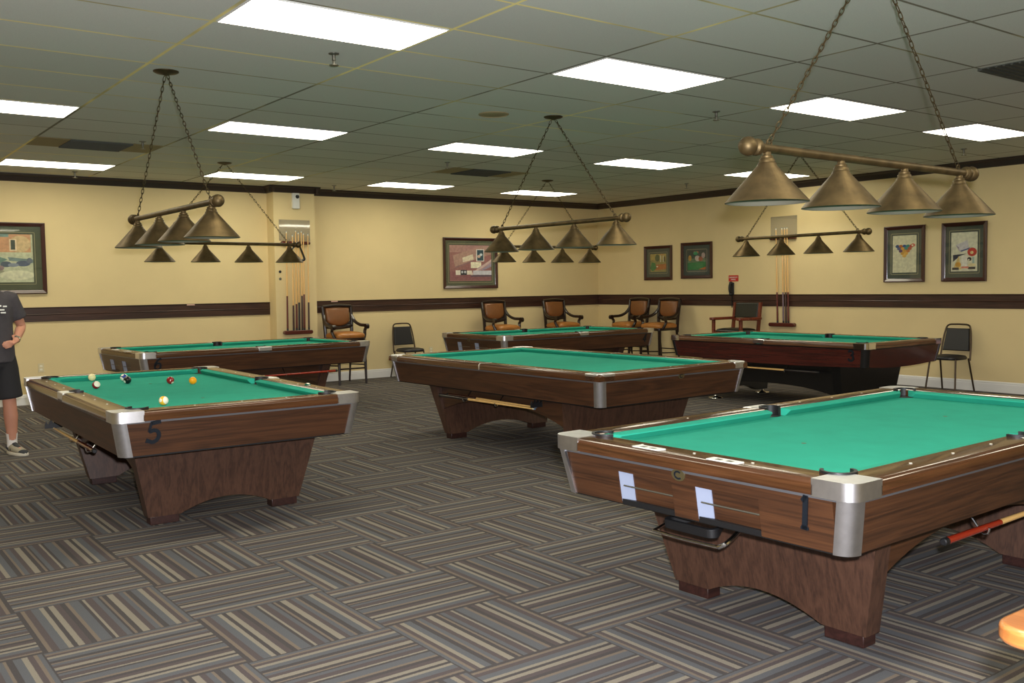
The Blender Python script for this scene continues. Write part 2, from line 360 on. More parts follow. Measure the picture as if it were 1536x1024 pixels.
def vent(name, x, y, w, h, lb, stained):
    t = empty(name, (x, y, HT))
    MB().box(-w / 2, w / 2, -h / 2, h / 2, -.006, 0).build('backing', M['grille'], t, smooth=0)
    if stained:
        for a in ((-.6, -w / 2, -.295, .295), (w / 2, .6, -.295, .295)): MB().box(*a, -.004, 0).build('stained_tile', M['dusty'], t, smooth=0)
    mb = MB(); n = int(h / .05)
    for i in range(n):
        y0 = -h / 2 + h * (i + .5) / n
        mb.box(-w / 2, w / 2, y0 - .004, y0 + .012, -.014, -.006)
    mb.box(-w / 2, w / 2, -h / 2, -h / 2 + .015, -.016, -.006); mb.box(-w / 2, w / 2, h / 2 - .015, h / 2, -.016, -.006)
    mb.build('slats', M['grille'], t, smooth=0)
    return tag(t, lb, 'vent')
vent('ceiling_vent', LX, LY + 3.6576 + 1.8288, .6, .55, 'dark ceiling vent in a brown stained tile, upper left', True)
vent('ceiling_vent', LX + 2 * 2.4384 - .05, LY + 3.6576 + 1.8288 - .05, .6, .55, 'dark square ceiling vent in mid ceiling behind the pocketless table\'s lamp', True)
vent('ceiling_vent', 7.5, LY - 1.2192 * 1.5 + .02, 1.2, .6, 'grey return grille in the ceiling at the right edge', False)
t = empty('ceiling_speaker', (5.0, 6.9, HT))
MB().lathe([(.135, 0), (.135, -.006), (.12, -.012), (.118, -.006)], n=32).build('rim', M['dusty'], t)
MB().lathe([(.117, -.004), (.1, -.008), (.03, -.010), (.001, -.010)], n=32).build('grille', M['dusty'], t)
tag(t, 'round cream speaker grille flush in the ceiling tiles', 'speaker')

# ------------------------------------------------------------------ lights and camera
def area(name, x, y, p=1.0):
    l = bpy.data.lights.new(name, 'AREA'); l.shape = 'RECTANGLE'; l.size = 1.16; l.size_y = .56; l.energy = 9.0 * 1.16 * .56 * PI * p; l.color = (1, .93, .72)
    o = bpy.data.objects.new(name, l); COL.objects.link(o); o.location = (x, y, HT - .02)
for x, y in ((1.34, 1.416), (3.78, 1.416), (6.22, 1.416), (8.66, 1.416), (-1.1, 1.416), (.12, 5.073), (-1.1, 8.73), (.12, 12.39), (2.56, -1.5), (7.44, -1.5)):
    area('unseen_ceiling_lamp', x, y)  # unseen lamps added outside the view for their light
f_px, yaw, pit, rol = 1431.9121, .6427, -.0586, -.0142
fw = Vector((math.sin(yaw) * math.cos(pit), math.cos(yaw) * math.cos(pit), math.sin(pit)))
rt = Vector((math.cos(yaw), -math.sin(yaw), 0)); up = rt.cross(fw)
r2 = rt * math.cos(rol) + up * math.sin(rol); u2 = up * math.cos(rol) - rt * math.sin(rol)
cam = bpy.data.cameras.new('camera'); co = bpy.data.objects.new('camera', cam); COL.objects.link(co)
mw = Matrix((r2, u2, -fw)).transposed().to_4x4(); mw.translation = (0, 0, 1.45); co.matrix_world = mw
cam.sensor_width = 36; cam.lens = f_px / 1536 * 36; cam.clip_start = .05; SC.camera = co
fl = bpy.data.lights.new('camera_flash', 'SPOT'); fl.energy = 1050; fl.color = (.94, .95, 1.0); fl.shadow_soft_size = .03; fl.spot_size = R(125); fl.spot_blend = .6
fo = bpy.data.objects.new('camera_flash', fl); COL.objects.link(fo)
mf = mw.copy(); mf.translation = Vector((0, 0, 1.45)) + r2 * .05 + u2 * .10; fo.matrix_world = mf
w = bpy.data.worlds.new('world'); SC.world = w; w.use_nodes = True; w.node_tree.nodes['Background'].inputs[0].default_value = (.02, .02, .02, 1)
SC.view_settings.view_transform = 'Standard'; SC.view_settings.look = 'None'; SC.view_settings.gamma = 1; SC.view_settings.exposure = 0.32
SC.view_settings.use_curve_mapping = False

# ------------------------------------------------------------------ pool tables
ZT = .785; ZB = .533; ZBED = .742
def ribbon(mb, pts, wd, F, d0, d1, m=0):
    """a flat stroke along 2-D points; F(right, z, out) places it on a face"""
    n = len(pts)
    if not isinstance(wd, (list, tuple)): wd = [wd] * n
    Lf, Rg = [], []
    for i in range(n):
        a = pts[max(i - 1, 0)]; b = pts[min(i + 1, n - 1)]
        dx, dy = b[0] - a[0], b[1] - a[1]; q = math.hypot(dx, dy) or 1; nx, ny = -dy / q, dx / q
        Lf.append((pts[i][0] + nx * wd[i] / 2, pts[i][1] + ny * wd[i] / 2)); Rg.append((pts[i][0] - nx * wd[i] / 2, pts[i][1] - ny * wd[i] / 2))
    rings = [[F(*Lf[i], d0), F(*Rg[i], d0), F(*Rg[i], d1), F(*Lf[i], d1)] for i in range(n)]
    mb.loft(rings, m)
def numeral(ch):
    """strokes of a house numeral in a box 0..1 high, centred on 0"""
    if ch == '1': return [([(-.01, .0), (.01, 1)], [.13, .13]), ([(.05, .985), (-.02, .91), (-.10, .83)], [.05, .12, .10]), ([(-.13, .04), (.11, .04)], .07), ([(-.01, .07), (-.01, .13)], [.18, .13])]
    if ch == '5': return [([(.27, .97), (-.13, .90)], .16), ([(-.12, .97), (-.19, .52)], .09), ([(-.19, .50)] + [(.02 + .25 * math.cos(R(a)), .31 + .27 * math.sin(R(a))) for a in range(125, -150, -25)] + [(-.27, .14)], [.08] + [.15] * 11 + [.17])]
    if ch == '3': return [([(-.25, .80)] + [(.0 + .22 * math.cos(R(a)), .74 + .21 * math.sin(R(a))) for a in range(150, -91, -24)], .15), ([(.0 + .26 * math.cos(R(a)), .28 + .26 * math.sin(R(a))) for a in range(90, -160, -24)] + [(-.27, .2)], .16)]
    if ch == '6': return [([(.01 + .25 * math.cos(R(a)), .30 + .27 * math.sin(R(a))) for a in range(180, -181, -24)], .14), ([(-.24, .3), (-.22, .55), (-.08, .82), (.12, .97), (.22, .86)], [.14, .15, .14, .12, .16])]
    if ch == '4': return [([(.10, .0), (.10, 1)], .15), ([(.08, .95), (-.26, .32)], .10), ([(-.30, .30), (.27, .30)], .12)]
class Face:
    """one of the four apron faces: r = to the right for a viewer outside, z, out"""
    def __init__(s, L, W, side, ot=.012, ob=.045): s.L, s.W, s.side, s.ot, s.ob = L, W, side, ot, ob
    def __call__(s, r, z, out=0):
        o = s.ot + (s.ob - s.ot) * (ZT - .056 - z) / (ZT - .056 - ZB) - out
        if s.side == 'u-': return (-s.L / 2 + o, -r, z)
        if s.side == 'u+': return (s.L / 2 - o, r, z)
        if s.side == 'v-': return (r, -s.W / 2 + o, z)
        return (-r, s.W / 2 - o, z)
def side_P(L, W, side):
    def P(q, o, z):
        if side == 'u-': return (-L / 2 + o, q, z)
        if side == 'u+': return (L / 2 - o, q, z)
        if side == 'v-': return (q, -W / 2 + o, z)
        return (q, W / 2 - o, z)
    return P
def sweep(mb, P, prof, a, b, ma=0, mb_=0, o0=0, m=0, n=1):
    rings = []
    for k in range(n + 1):
        t = k / n; rings.append([P((a + ma * (o - o0)) * (1 - t) + (b - mb_ * (o - o0)) * t, o, z) for o, z in prof])
    mb.loft(rings, m)
RAIL = [(0, ZT - .055), (0, ZT - .02), (.005, ZT - .008), (.016, ZT - .001), (.03, ZT), (.132, ZT), (.139, ZT - .003), (.139, ZT - .055)]
CUSH = [(.138, ZT - .004), (.180, ZT - .008), (.188, ZT - .012), (.188, ZT - .016), (.163, ZBED), (.138, ZBED)]

def pool_table(cx, cy, deg, L, W, style, label, head=None, numbers=(), badge=None, pockets=True, hooks=None, sag=0, half_u=.93, foot_u=.83, levelers=False, counters=False, bshift=0, skirt=(.27, .15)):
    t = empty('pool_table' if pockets else 'carom_table', (cx, cy, 0), R(deg)); tag(t, label, 'pool table', 'billiard tables of the hall')
    mx, my, ax, ay, base, cast, feet = dict(walnut=(M['rx'], M['ry'], M['wx'], M['wy'], M['wz'], M['alu'], M['foot']), dark=(M['drx'], M['dry'], M['redx'], M['redy'], M['black'], M['chrome'], M['black']))[style]
    post = M['alu'] if style == 'walnut' else M['darkcast']
    # bed
    bed = MB().box(-L / 2 + .15, L / 2 - .15, -W / 2 + .15, W / 2 - .15, ZBED - .03, ZBED).build('playing_surface', M['cloth'], t, smooth=0)
    mb = MB()
    for u in (-1, 1): mb.lathe([(.011, ZBED + .0005), (.011, ZBED + .0012)], (u * (L / 2 - .19) / 2, 0, 0), n=12)
    if pockets: mb.build('spot', M['spot'], bed)
    # rails and cushions
    segs = []
    for side in ('v-', 'v+'):
        if pockets: segs += [(side, -L / 2 + .16, -.06, 1, 0), (side, .06, L / 2 - .16, 0, 1)]
        else: segs.append((side, -L / 2, L / 2, 1, 1))
    for side in ('u-', 'u+'): segs.append((side, -W / 2 + (.16 if pockets else 0), W / 2 - (.16 if pockets else 0), 1, 1))
    for side, a, b, ca, cb in segs:
        P = side_P(L, W, side); mm = mx if side[0] == 'v' else my
        rb = MB()
        if pockets: sweep(rb, P, RAIL, a, b)
        else: sweep(rb, P, RAIL, a, b, 1, 1)
        full = L if side[0] == 'v' else W                       # sights: three in each half
        for k in range(1, 8):
            q = -full / 2 + .19 + (full - .38) * k / 8 if side[0] == 'v' else -full / 2 + .19 + (full - .38) * k / 4
            if a + .03 < q < b - .03 and not (side[0] != 'v' and k > 3):
                p = P(q, .085, ZT + .0006); rb.lathe([(.006, 0), (.006, .0012)], p, 1, 8)
        ro = rb.build('rail', [mm, M['ivory']], t)
        cb_ = MB()
        if pockets:
            ea = (a + .014) if ca else a; eb = (b - .014) if cb else b
            sweep(cb_, P, CUSH, ea, eb, 1.5 if ca else .35, 1.5 if cb else .35, .138)
        else: sweep(cb_, P, CUSH, a, b, 1, 1, 0)
        cb_.build('cushion', M['cloth'], ro)
        if not pockets and side[0] == 'v':
            jb = MB(); sweep(jb, P, [(-.001, ZT - .056), (-.001, ZT - .02), (.004, ZT - .007), (.016, ZT + .0005), (.03, ZT + .001), (.137, ZT + .001), (.137, ZT - .056)], -.007, .007)
            jb.build('rail_joint', M['alu'], ro)
    # corner castings, posts, pockets
    for su in (-1, 1):
        for sv in (-1, 1):
            def C(a, b, z, su=su, sv=sv): return (su * (L / 2 - a), sv * (W / 2 - b), z)
            r = .055
            poly = [(.165, 0)] + [(r + r * math.cos(R(q)), r + r * math.sin(R(q))) for q in range(270, 179, -15)] + [(0, .165)]
            if pockets: poly += [(.105, .165)] + [(.168 + .063 * math.cos(R(q)), .168 + .063 * math.sin(R(q))) for q in range(180, 271, 15)] + [(.165, .105)]
            else: poly += [(.06, .165), (.10, .10), (.165, .06)]
            c = MB().prism(poly, ZT - .06, ZT + .0025, F=C).build('corner_casting', cast, t, bevel=.009, seg=3)
            pb = MB(); n = 12
            def ringz(ins, z, th):
                rr = r + .003; out = []
                pts = [(.066, 0)] + [(rr + rr * math.cos(R(270 - 90 * k / n)), rr + rr * math.sin(R(270 - 90 * k / n))) for k in range(n + 1)] + [(0, .066)]
                inner = [(.066, th)] + [(rr + (rr - th) * math.cos(R(270 - 90 * k / n)), rr + (rr - th) * math.sin(R(270 - 90 * k / n))) for k in range(n + 1)] + [(th, .066)]
                return [C(a + ins, b + ins, z) for a, b in pts + inner[::-1]]
            pb.loft([ringz(.004, ZT - .058, .012), ringz(.040, ZB - .004, .012)])
            pb.build('corner_post', post, c)
            if pockets:
                k = MB(); pc = (.168, .168)
                def arcw(ri, ro_, z0, z1, q0, q1, m=0):
                    N = 14; rings = []
                    for i in range(N + 1):
                        a = R(q0 + (q1 - q0) * i / N); rings.append([C(pc[0] + rad * math.cos(a), pc[1] + rad * math.sin(a), z) for rad, z in ((ri, z0), (ro_, z0), (ro_, z1), (ri, z1))])
                    k.loft(rings, m)
                arcw(.052, .064, ZBED - .1, ZT + .008, 104, 346)
                k.lathe([(.056, ZBED + .001), (.056, ZBED + .0025)], C(pc[0], pc[1], 0), 0, 20)  # black disc on the bed stands in for the darkness of the hole
                k.build('pocket', M['matt'], t)
    if pockets:
        for sv in (-1, 1):
            def C2(a, b, z, sv=sv): return (a, sv * (W / 2 - b), z)
            poly = [(-.085, -.001), (.085, -.001), (.08, .06), (.06, .075)] + [(.056 * math.cos(R(q)), .118 + .056 * math.sin(R(q))) for q in range(-30, -151, -15)] + [(-.06, .075), (-.08, .06)]
            MB().prism(poly, ZT - .05, ZT + .002, F=C2).build('side_casting', cast, t, bevel=.008, seg=3)
            k = MB(); rings = []
            for i in range(17):
                a = R(-200 + 220 * i / 16); rings.append([C2(rad * math.cos(a), .118 + rad * math.sin(a), z) for rad, z in ((.048, ZBED - .1), (.06, ZBED - .1), (.06, ZT + .008), (.048, ZT + .008))])
            k.loft(rings); k.lathe([(.052, ZBED + .001), (.052, ZBED + .0025)], C2(0, .118, 0), 0, 20)  # the black disc over the cloth imitates a dark opening
            k.build('pocket', M['matt'], t)
    # aprons
    for side in ('u-', 'u+', 'v-', 'v+'):
        F = Face(L, W, side); half = (W if side[0] == 'u' else L) / 2 - .06; hb = half - .032; mm = ay if side[0] == 'u' else ax
        ab = MB()
        if head == side:
            op = [(-.36, -.065), (.055, .35)]; zo = .672
            cells = [(-hb, op[0][0], ZB, ZT - .056), (op[0][1], op[1][0], ZB, ZT - .056), (op[1][1], hb, ZB, ZT - .056), (op[0][0], op[0][1], zo, ZT - .056), (op[1][0], op[1][1], zo, ZT - .056)]
            for r0, r1, z0, z1 in cells: ab.loft([[F(r0, z0), F(r1, z0), F(r1, z0, -.02), F(r0, z0, -.02)], [F(r0, z1), F(r1, z1), F(r1, z1, -.02), F(r0, z1, -.02)]])
            ao = ab.build('apron_panel', mm, t, smooth=0)
            for r0, r1 in op:
                w_ = MB().loft([[F(r0 - .01, ZB, -.022), F(r1 + .01, ZB, -.022), F(r1 + .01, ZB, -.03), F(r0 - .01, ZB, -.03)], [F(r0 - .01, zo + .01, -.022), F(r1 + .01, zo + .01, -.022), F(r1 + .01, zo + .01, -.03), F(r0 - .01, zo + .01, -.03)]]).build('ball_return_panel', mm, t, smooth=0)
                MB().loft([[F(r0, ZB + .008, -.004), F(r0 + .065, ZB + .008, -.018), F(r0 + .065, ZB + .008, -.0215), F(r0, ZB + .008, -.0215)], [F(r0, zo, -.004), F(r0 + .065, zo, -.018), F(r0 + .065, zo, -.0215), F(r0, zo, -.0215)]]).build('metal_liner', M['strip'], w_, smooth=0)
                MB().tube([F(r0 + .02, .612, -.006), F(r1, .612, -.006)], .0035, n=8).build('retaining_rod', M['steel'], w_)
                MB().loft([[F(r0 + .004, ZB - .002, .0), F(r1, ZB - .002, .0), F(r1, ZB - .002, -.02), F(r0 + .004, ZB - .002, -.02)], [F(r0 + .004, ZB + .02, -.002), F(r1, ZB + .02, -.002), F(r1, ZB + .02, -.02), F(r0 + .004, ZB + .02, -.02)]]).build('tray_lip', M['matt'], w_, smooth=0)
        else:
            n = 16; rings = []
            for i in range(n + 1):
                r = -half + 2 * half * i / n; q = r * hb / half; zb = ZB - sag * (1 - (2 * i / n - 1) ** 2)
                rings.append([F(q, zb), F(r, ZT - .056), F(r, ZT - .056, -.02), F(q, zb, -.02)])
            ao = ab.loft(rings).build('apron_panel', mm, t, smooth=0)
        # dark reveal strip under the rail
        MB().loft([[F(-half, ZT - .068, .002), F(half, ZT - .068, .002), F(half, ZT - .068, -.01), F(-half, ZT - .068, -.01)], [F(-half, ZT - .055, .002), F(half, ZT - .055, .002), F(half, ZT - .055, -.01), F(-half, ZT - .055, -.01)]]).build('reveal_strip', M['greystrip'] if style == 'walnut' else M['black'], ao, smooth=0)
    MB().box(-L / 2 + .07, L / 2 - .07, -W / 2 + .07, W / 2 - .07, ZB - .012, ZB + .012).build('underframe', M['blackgap'], t, smooth=0)
    # badge and numbers
    if badge:
        side, r, z = badge; F = Face(L, W, side)
        el = [(r + .034 * math.cos(R(q)), z + .024 * math.sin(R(q))) for q in range(0, 360, 15)]
        b_ = MB().loft([[F(a, c, 0) for a, c in el], [F(a, c, .004) for a, c in el]]).build('maker_badge', M['gold'], t)
        mb = MB(); ribbon(mb, [(r + .017 * math.cos(R(q)), z + .014 * math.sin(R(q))) for q in range(45, 320, 15)], .007, F, .004, .0055); mb.build('badge_letter', M['navy'], b_)
    for ch, side, r, z0, h in numbers:
        F = Face(L, W, side); mb = MB()
        for pts, wd in numeral(ch):
            sl = .12
            pp = [(r + (x + sl * (y - .5)) * h, z0 + y * h) for x, y in pts]
            ribbon(mb, pp, [q * h * 1.18 for q in wd] if isinstance(wd, list) else wd * h * 1.18, F, 0, .006)
        mb.build('table_number', M['navy'], t)
    if counters:
        for r in (-.205, .182):
            c = MB().prism(rrect(-.072, .072, -.026, .026, .006), ZT, ZT + .003, F=lambda a, b, z, r=r: (-L / 2 + .045 + b, -r + a, z)).build('score_counter', M['white'], t)
            mb = MB()
            for a in (-.04, .012): mb.box(-L / 2 + .032, -L / 2 + .052, -r + a, -r + a + .026, ZT + .003, ZT + .0036)
            mb.build('counter_window', M['steel'], c)
    # base
    tv, bv = W / 2 - .148, W / 2 - .255
    tu0, tu1, bu0, bu1 = half_u + (L - 2.84) / 2, half_u - .11 + (L - 2.84) / 2, foot_u + (L - 2.84) / 2, foot_u - .10 + (L - 2.84) / 2
    ZP = ZB - .01; zf = .05
    for su in (-1, 1):
        pb = MB(); N = 20; ring0 = []; ring1 = []
        aw = bv - .20
        arch = [(-aw + 2 * aw * i / N, zf + .075 * (1 - (2 * i / N - 1) ** 2)) for i in range(1, N)]
        prof = [(-tv, ZP)] + [(-bv, zf), (-aw, zf)] + arch + [(aw, zf), (bv, zf), (tv, ZP)]
        def U(z, k): q = (z - zf) / (ZP - zf); return su * ((bu0 + (tu0 - bu0) * q) if k == 0 else (bu1 + (tu1 - bu1) * q))
        pb.loft([[(U(z, 0), v + bshift, z) for v, z in prof], [(U(z, 1), v + bshift, z) for v, z in prof]])
        p_ = pb.build('pedestal', base, t, smooth=20)
        for sv in (-1, 1):
            if levelers:
                MB().lathe([(.09, .0), (.088, .006), (.045, .014), (.02, .022), (.016, .03), (.016, zf + .06)], (su * (bu0 - .05), bshift + sv * (bv - .04), 0), n=24).build('leveling_foot', M['chrome'], p_)
            else:
                MB().box(min(su * (bu0 - .006), su * (bu1 + .006)), max(su * (bu0 - .006), su * (bu1 + .006)), bshift + min(sv * (bv - .012), sv * (bv - .19)), bshift + max(sv * (bv - .012), sv * (bv - .19)), 0, zf + .002).build('foot', feet, p_, bevel=.004)
    for sv in (-1, 1):
        N = 20; ring = []
        uu = tu1 + .01; vv = bshift + sv * (W / 2 - .215)
        top = [(uu, ZP), (-uu, ZP)]
        archb = [(-uu + 2 * uu * i / N, skirt[0] + skirt[1] * (1 - abs(2 * i / N - 1) ** 2.6)) for i in range(N + 1)]
        MB().loft([[(a, vv - sv * .0, z) for a, z in top + archb], [(a, vv - sv * .02, z) for a, z in top + archb]]).build('side_skirt', M['wx'] if style == 'walnut' else base, t, smooth=20)
    if hooks:
        sv, us = hooks
        for u in us:
            y0 = sv * (W / 2 - .20)
            pts = [(u, y0, .50), (u, y0 + sv * .012, .505), (u, y0 + sv * .07, .43), (u, y0 + sv * .085, .415), (u, y0 + sv * .105, .42), (u, y0 + sv * .11, .44)]
            MB().tube(bez(pts, 4), .0055, n=8).build('cue_hook', M['chrome'], t)
    return t

PL, PW = 2.837, 1.498
WAL = dict(L=PL, W=PW, style='walnut')
pool_table(4.116, 2.572, 1.47, label='nearest walnut pool table with the numeral 1 and two ball return openings on its end', head='u-', numbers=[('1', 'u-', .548, .597, .125)], badge=('u-', -.02, .706), hooks=(-1, (-.30, .30)), counters=True, bshift=.06, **WAL)
pool_table(2.12, 6.829, 89.1 + 180, label='walnut pool table at left with the numeral 5 and loose balls on its cloth', numbers=[('5', 'u+', -.535, .6, .125)], hooks=(-1, (.28, -.22)), bshift=.065, **WAL)
pool_table(4.266, 11.24, 3.07, label='walnut pool table by the column with the numeral 6 on its long side', head='u-', numbers=[('6', 'v-', -1.23, .60, .125)], hooks=(-1, (.30, .85)), counters=True, **WAL)
pool_table(8.803, 10.822, .61, label='walnut pool table farthest back, before the leather chairs in the corner', head='u-', numbers=[('4', 'v-', 1.216, .59, .12)], badge=('u-', -.065, .712), **WAL)
pool_table(9.687, 7.154, 89.56, L=PL, W=PW, style='dark', label='dark reddish pool table with the numeral 3 and a black base on chrome feet', numbers=[('3', 'v+', 1.213, .595, .12)], sag=.03, hooks=(1, (-.3, .3)), half_u=1.0, foot_u=.96, levelers=True, skirt=(.17, .09))
pool_table(5.531, 6.746, 90.94, L=3.033, W=1.703, style='walnut', label='walnut table without pockets and an unbroken green bed, mid room', pockets=False, badge=('u-', .046, .715), hooks=(1, (-.10, .38)))

# ------------------------------------------------------------------ balls on table 5
def pool_ball(x, y, col, stripe=False, num=True, rot=(0, 0, 0), label='', cue=False):
    r = .0286
    mb = MB(); n, k = 28, 20
    base = [(max(r * math.sin(PI * i / k), 1e-5), -r * math.cos(PI * i / k)) for i in range(k + 1)]
    for i in range(k):
        zc = -math.cos(PI * (i + .5) / k)
        m = 0
        if stripe and abs(zc) > .62: m = 1
        mb.loft([[(q * math.cos(2 * PI * j / n), q * math.sin(2 * PI * j / n), h) for j in range(n)] for q, h in base[i:i + 2]], m, caps=False)
    t = mb.build('pool_ball', [flat('ball_colour', col, .12), M['ivory']])
    t.data.materials[0].node_tree.nodes['Principled BSDF'].inputs['Coat Weight'].default_value = .6
    if num and not cue:
        d = MB()
        for s in (-1, 1):
            pr = [(.0115 * q, math.sqrt((r + .0002) ** 2 - (.0115 * q) ** 2)) for q in (1, .7, .4, .02)]
            d.lathe([(a, s * b) for a, b in pr], axis='x', n=16, caps=False)
        d.build('number_dot', M['ivory'], t)
    t.location = (x, y, ZBED + r); t.rotation_euler = rot
    return tag(t, label, 'pool ball', 'pool balls on table 5')
pool_ball(1.85, 8.03, (236, 222, 168), cue=True, label='plain cream cue ball, farthest left on the cloth')
pool_ball(1.72, 7.35, (128, 22, 30), True, False, (R(60), R(25), 0), label='white ball with a maroon stripe, just below the cue ball')
pool_ball(2.04, 7.83, (30, 52, 140), True, True, (R(20), R(50), R(40)), label='blue and white striped ball touching the black ball')
pool_ball(2.00, 7.58, (14, 14, 16), False, True, (0, R(-20), R(20)), label='black ball beside the blue one')
pool_ball(2.24, 7.31, (130, 22, 24), False, True, (0, R(40), R(-60)), label='solid dark red ball in the middle of the cloth')
pool_ball(2.36, 7.16, (236, 160, 14), False, True, (0, R(100), R(90)), label='solid yellow ball right of the dark red ball')
pool_ball(1.79, 5.99, (236, 176, 40), True, True, (R(80), R(10), R(30)), label='white ball with a yellow stripe, half hidden by the near rail')
pool_ball(2.80, 6.10, (8, 84, 62), True, True, (R(0), R(70), R(100)), label='green striped ball by the right cushion near the corner pocket')

# ------------------------------------------------------------------ cues and bridges
def cue(kind, butt, length=1.47, label='', group=None, name='pool_cue', bl=.46):
    """stands along +z from its butt"""
    t = empty(name)
    MB().lathe([(.011, -.012), (.015, -.008), (.015, .0), (.0148, .02)], n=12).build('bumper', M['matt'], t)
    MB().lathe([(.0148, .02), (.0140, .2), (.0148 - .0054 * bl, bl)], n=12).build('butt', butt, t)
    sh = MB().lathe([(.0148 - .0054 * bl, bl), (.009, 1.0), (.0068, length - .03)], n=12).build('shaft', M['maple'], t)
    MB().lathe([(.0068, length - .03), (.0066, length - .008)], n=10).build('ferrule', M['ivory'], sh)
    MB().lathe([(.0066, length - .008), (.0062, length)], n=10).build('tip', M['tip'], sh)
    return tag(t, label, 'cue', group)
def lay(o, p, q):
    """turn +z of o along p->q with its butt at p"""
    d = Vector(q) - Vector(p); o.rotation_mode = 'QUATERNION'; o.rotation_quaternion = d.to_track_quat('Z', 'Y'); o.location = p
def loc(cx, cy, deg, u, v, z):
    a = R(deg); return (cx + u * math.cos(a) - v * math.sin(a), cy + u * math.sin(a) + v * math.cos(a), z)
def bridge_head(t, z):
    mb = MB()
    poly = [(-.06, 0)] + [(-.06, .03), (-.05, .055), (-.035, .03), (-.015, .065), (0, .035), (.018, .065), (.035, .03), (.05, .055), (.06, .03), (.06, 0)]
    mb.prism(poly, z - .006, z + .006); mb.build('bridge_head', M['matt'], t, smooth=0)
T1 = (4.116, 2.572, 1.47); T5 = (2.12, 6.829, 89.1); T6 = (4.266, 11.24, 3.07); T3 = (9.687, 7.154, 89.56); TC = (5.531, 6.746, 90.94)
vh = PW / 2 - .20 + .085
c = cue('c', M['buttr'], 1.44, 'red-butted cue on the chrome hooks under table 1\'s side'); lay(c, loc(*T1, -.62, -vh - .004, .437), loc(*T1, .85, -vh - .004, .437))
c = cue('c', M['butt'], 1.3, 'bridge stick with black head on the hooks under table 5\'s left side', name='bridge_stick'); bridge_head(c, 1.3); lay(c, loc(*T5, -.42, vh + .004, .437), loc(*T5, .95, vh + .004, .437))
c = cue('c', M['buttr'], 1.40, 'orange-red cue on the hooks under table 6', bl=.95); lay(c, loc(*T6, .98, -vh - .004, .437), loc(*T6, -.42, -vh - .004, .437))
c = cue('c', M['buttk'], 1.45, 'dark cue on the hooks under table 3\'s long side'); lay(c, loc(*T3, -.75, vh + .004, .437), loc(*T3, .7, vh + .004, .437))
vc = 1.703 / 2 - .20 + .085
c = cue('c', M['buttk'], 1.40, 'pale cue with dark butt lying outermost on the pocketless table\'s hooks'); lay(c, loc(*TC, .78, vc + .002, .437), loc(*TC, -.62, vc + .002, .437))
c = cue('c', M['buttd'], 1.30, 'bridge stick with black head, inner one on the pocketless table\'s hooks', name='bridge_stick'); bridge_head(c, 1.3); lay(c, loc(*TC, .70, vc - .030, .447), loc(*TC, -.60, vc - .030, .447))

# ------------------------------------------------------------------ triangle racks
def triangle(side=.29, label='', thick=.038):
    """flat frame, centre of one side at the origin, lying in x-y"""
    h = side * .866; r = .03; pts = []
    for cx_, cy_, a0 in ((side / 2 - r * 1.7, r, -90), (0, h - 2 * r, 30), (-side / 2 + r * 1.7, r, 150)):
        pts += arc(cx_, cy_, r, a0, a0 + 120, 6)
    inner = [(x * .86, .018 + y * .86) for x, y in pts]
    mb = MB(); n = len(pts)
    mb.loft([[(*pts[i], 0), (*pts[i], thick), (*inner[i], thick), (*inner[i], 0)] for i in range(n)] + [[(*pts[0], 0), (*pts[0], thick), (*inner[0], thick), (*inner[0], 0)]], caps=False)
    return tag(mb.build('triangle_rack', M['matt'], bevel=.004), label, 'ball rack')
tr = triangle(.31, 'black plastic triangle rack hung under the end of table 1')
tr.location = loc(*T1, -1.30, .07, .448); tr.rotation_euler = (R(5), 0, R(1.47 - 90))
tr2 = triangle(.29, 'black triangle rack hanging from the end of the lamp over table 6', .045)
tb = MB()
tb.tube(bez([(-1.10, .25, .53), (-1.16, .25, .47), (-1.25, .25, .437), (-1.318, .235, .432)], 4), .006, n=8)
tb.tube(bez([(-1.318, .235, .432), (-1.322, .07, .430), (-1.318, -.105, .432)], 4), .007, n=8)
tb.tube(bez([(-1.318, -.105, .432), (-1.31, -.135, .45), (-1.25, -.135, .475), (-1.14, -.13, .53)], 4), .009, n=8)
for o in COL.objects:
    if o.get('label', '').startswith('nearest walnut'): tb.build('rack_bracket', M['chrome'], o)

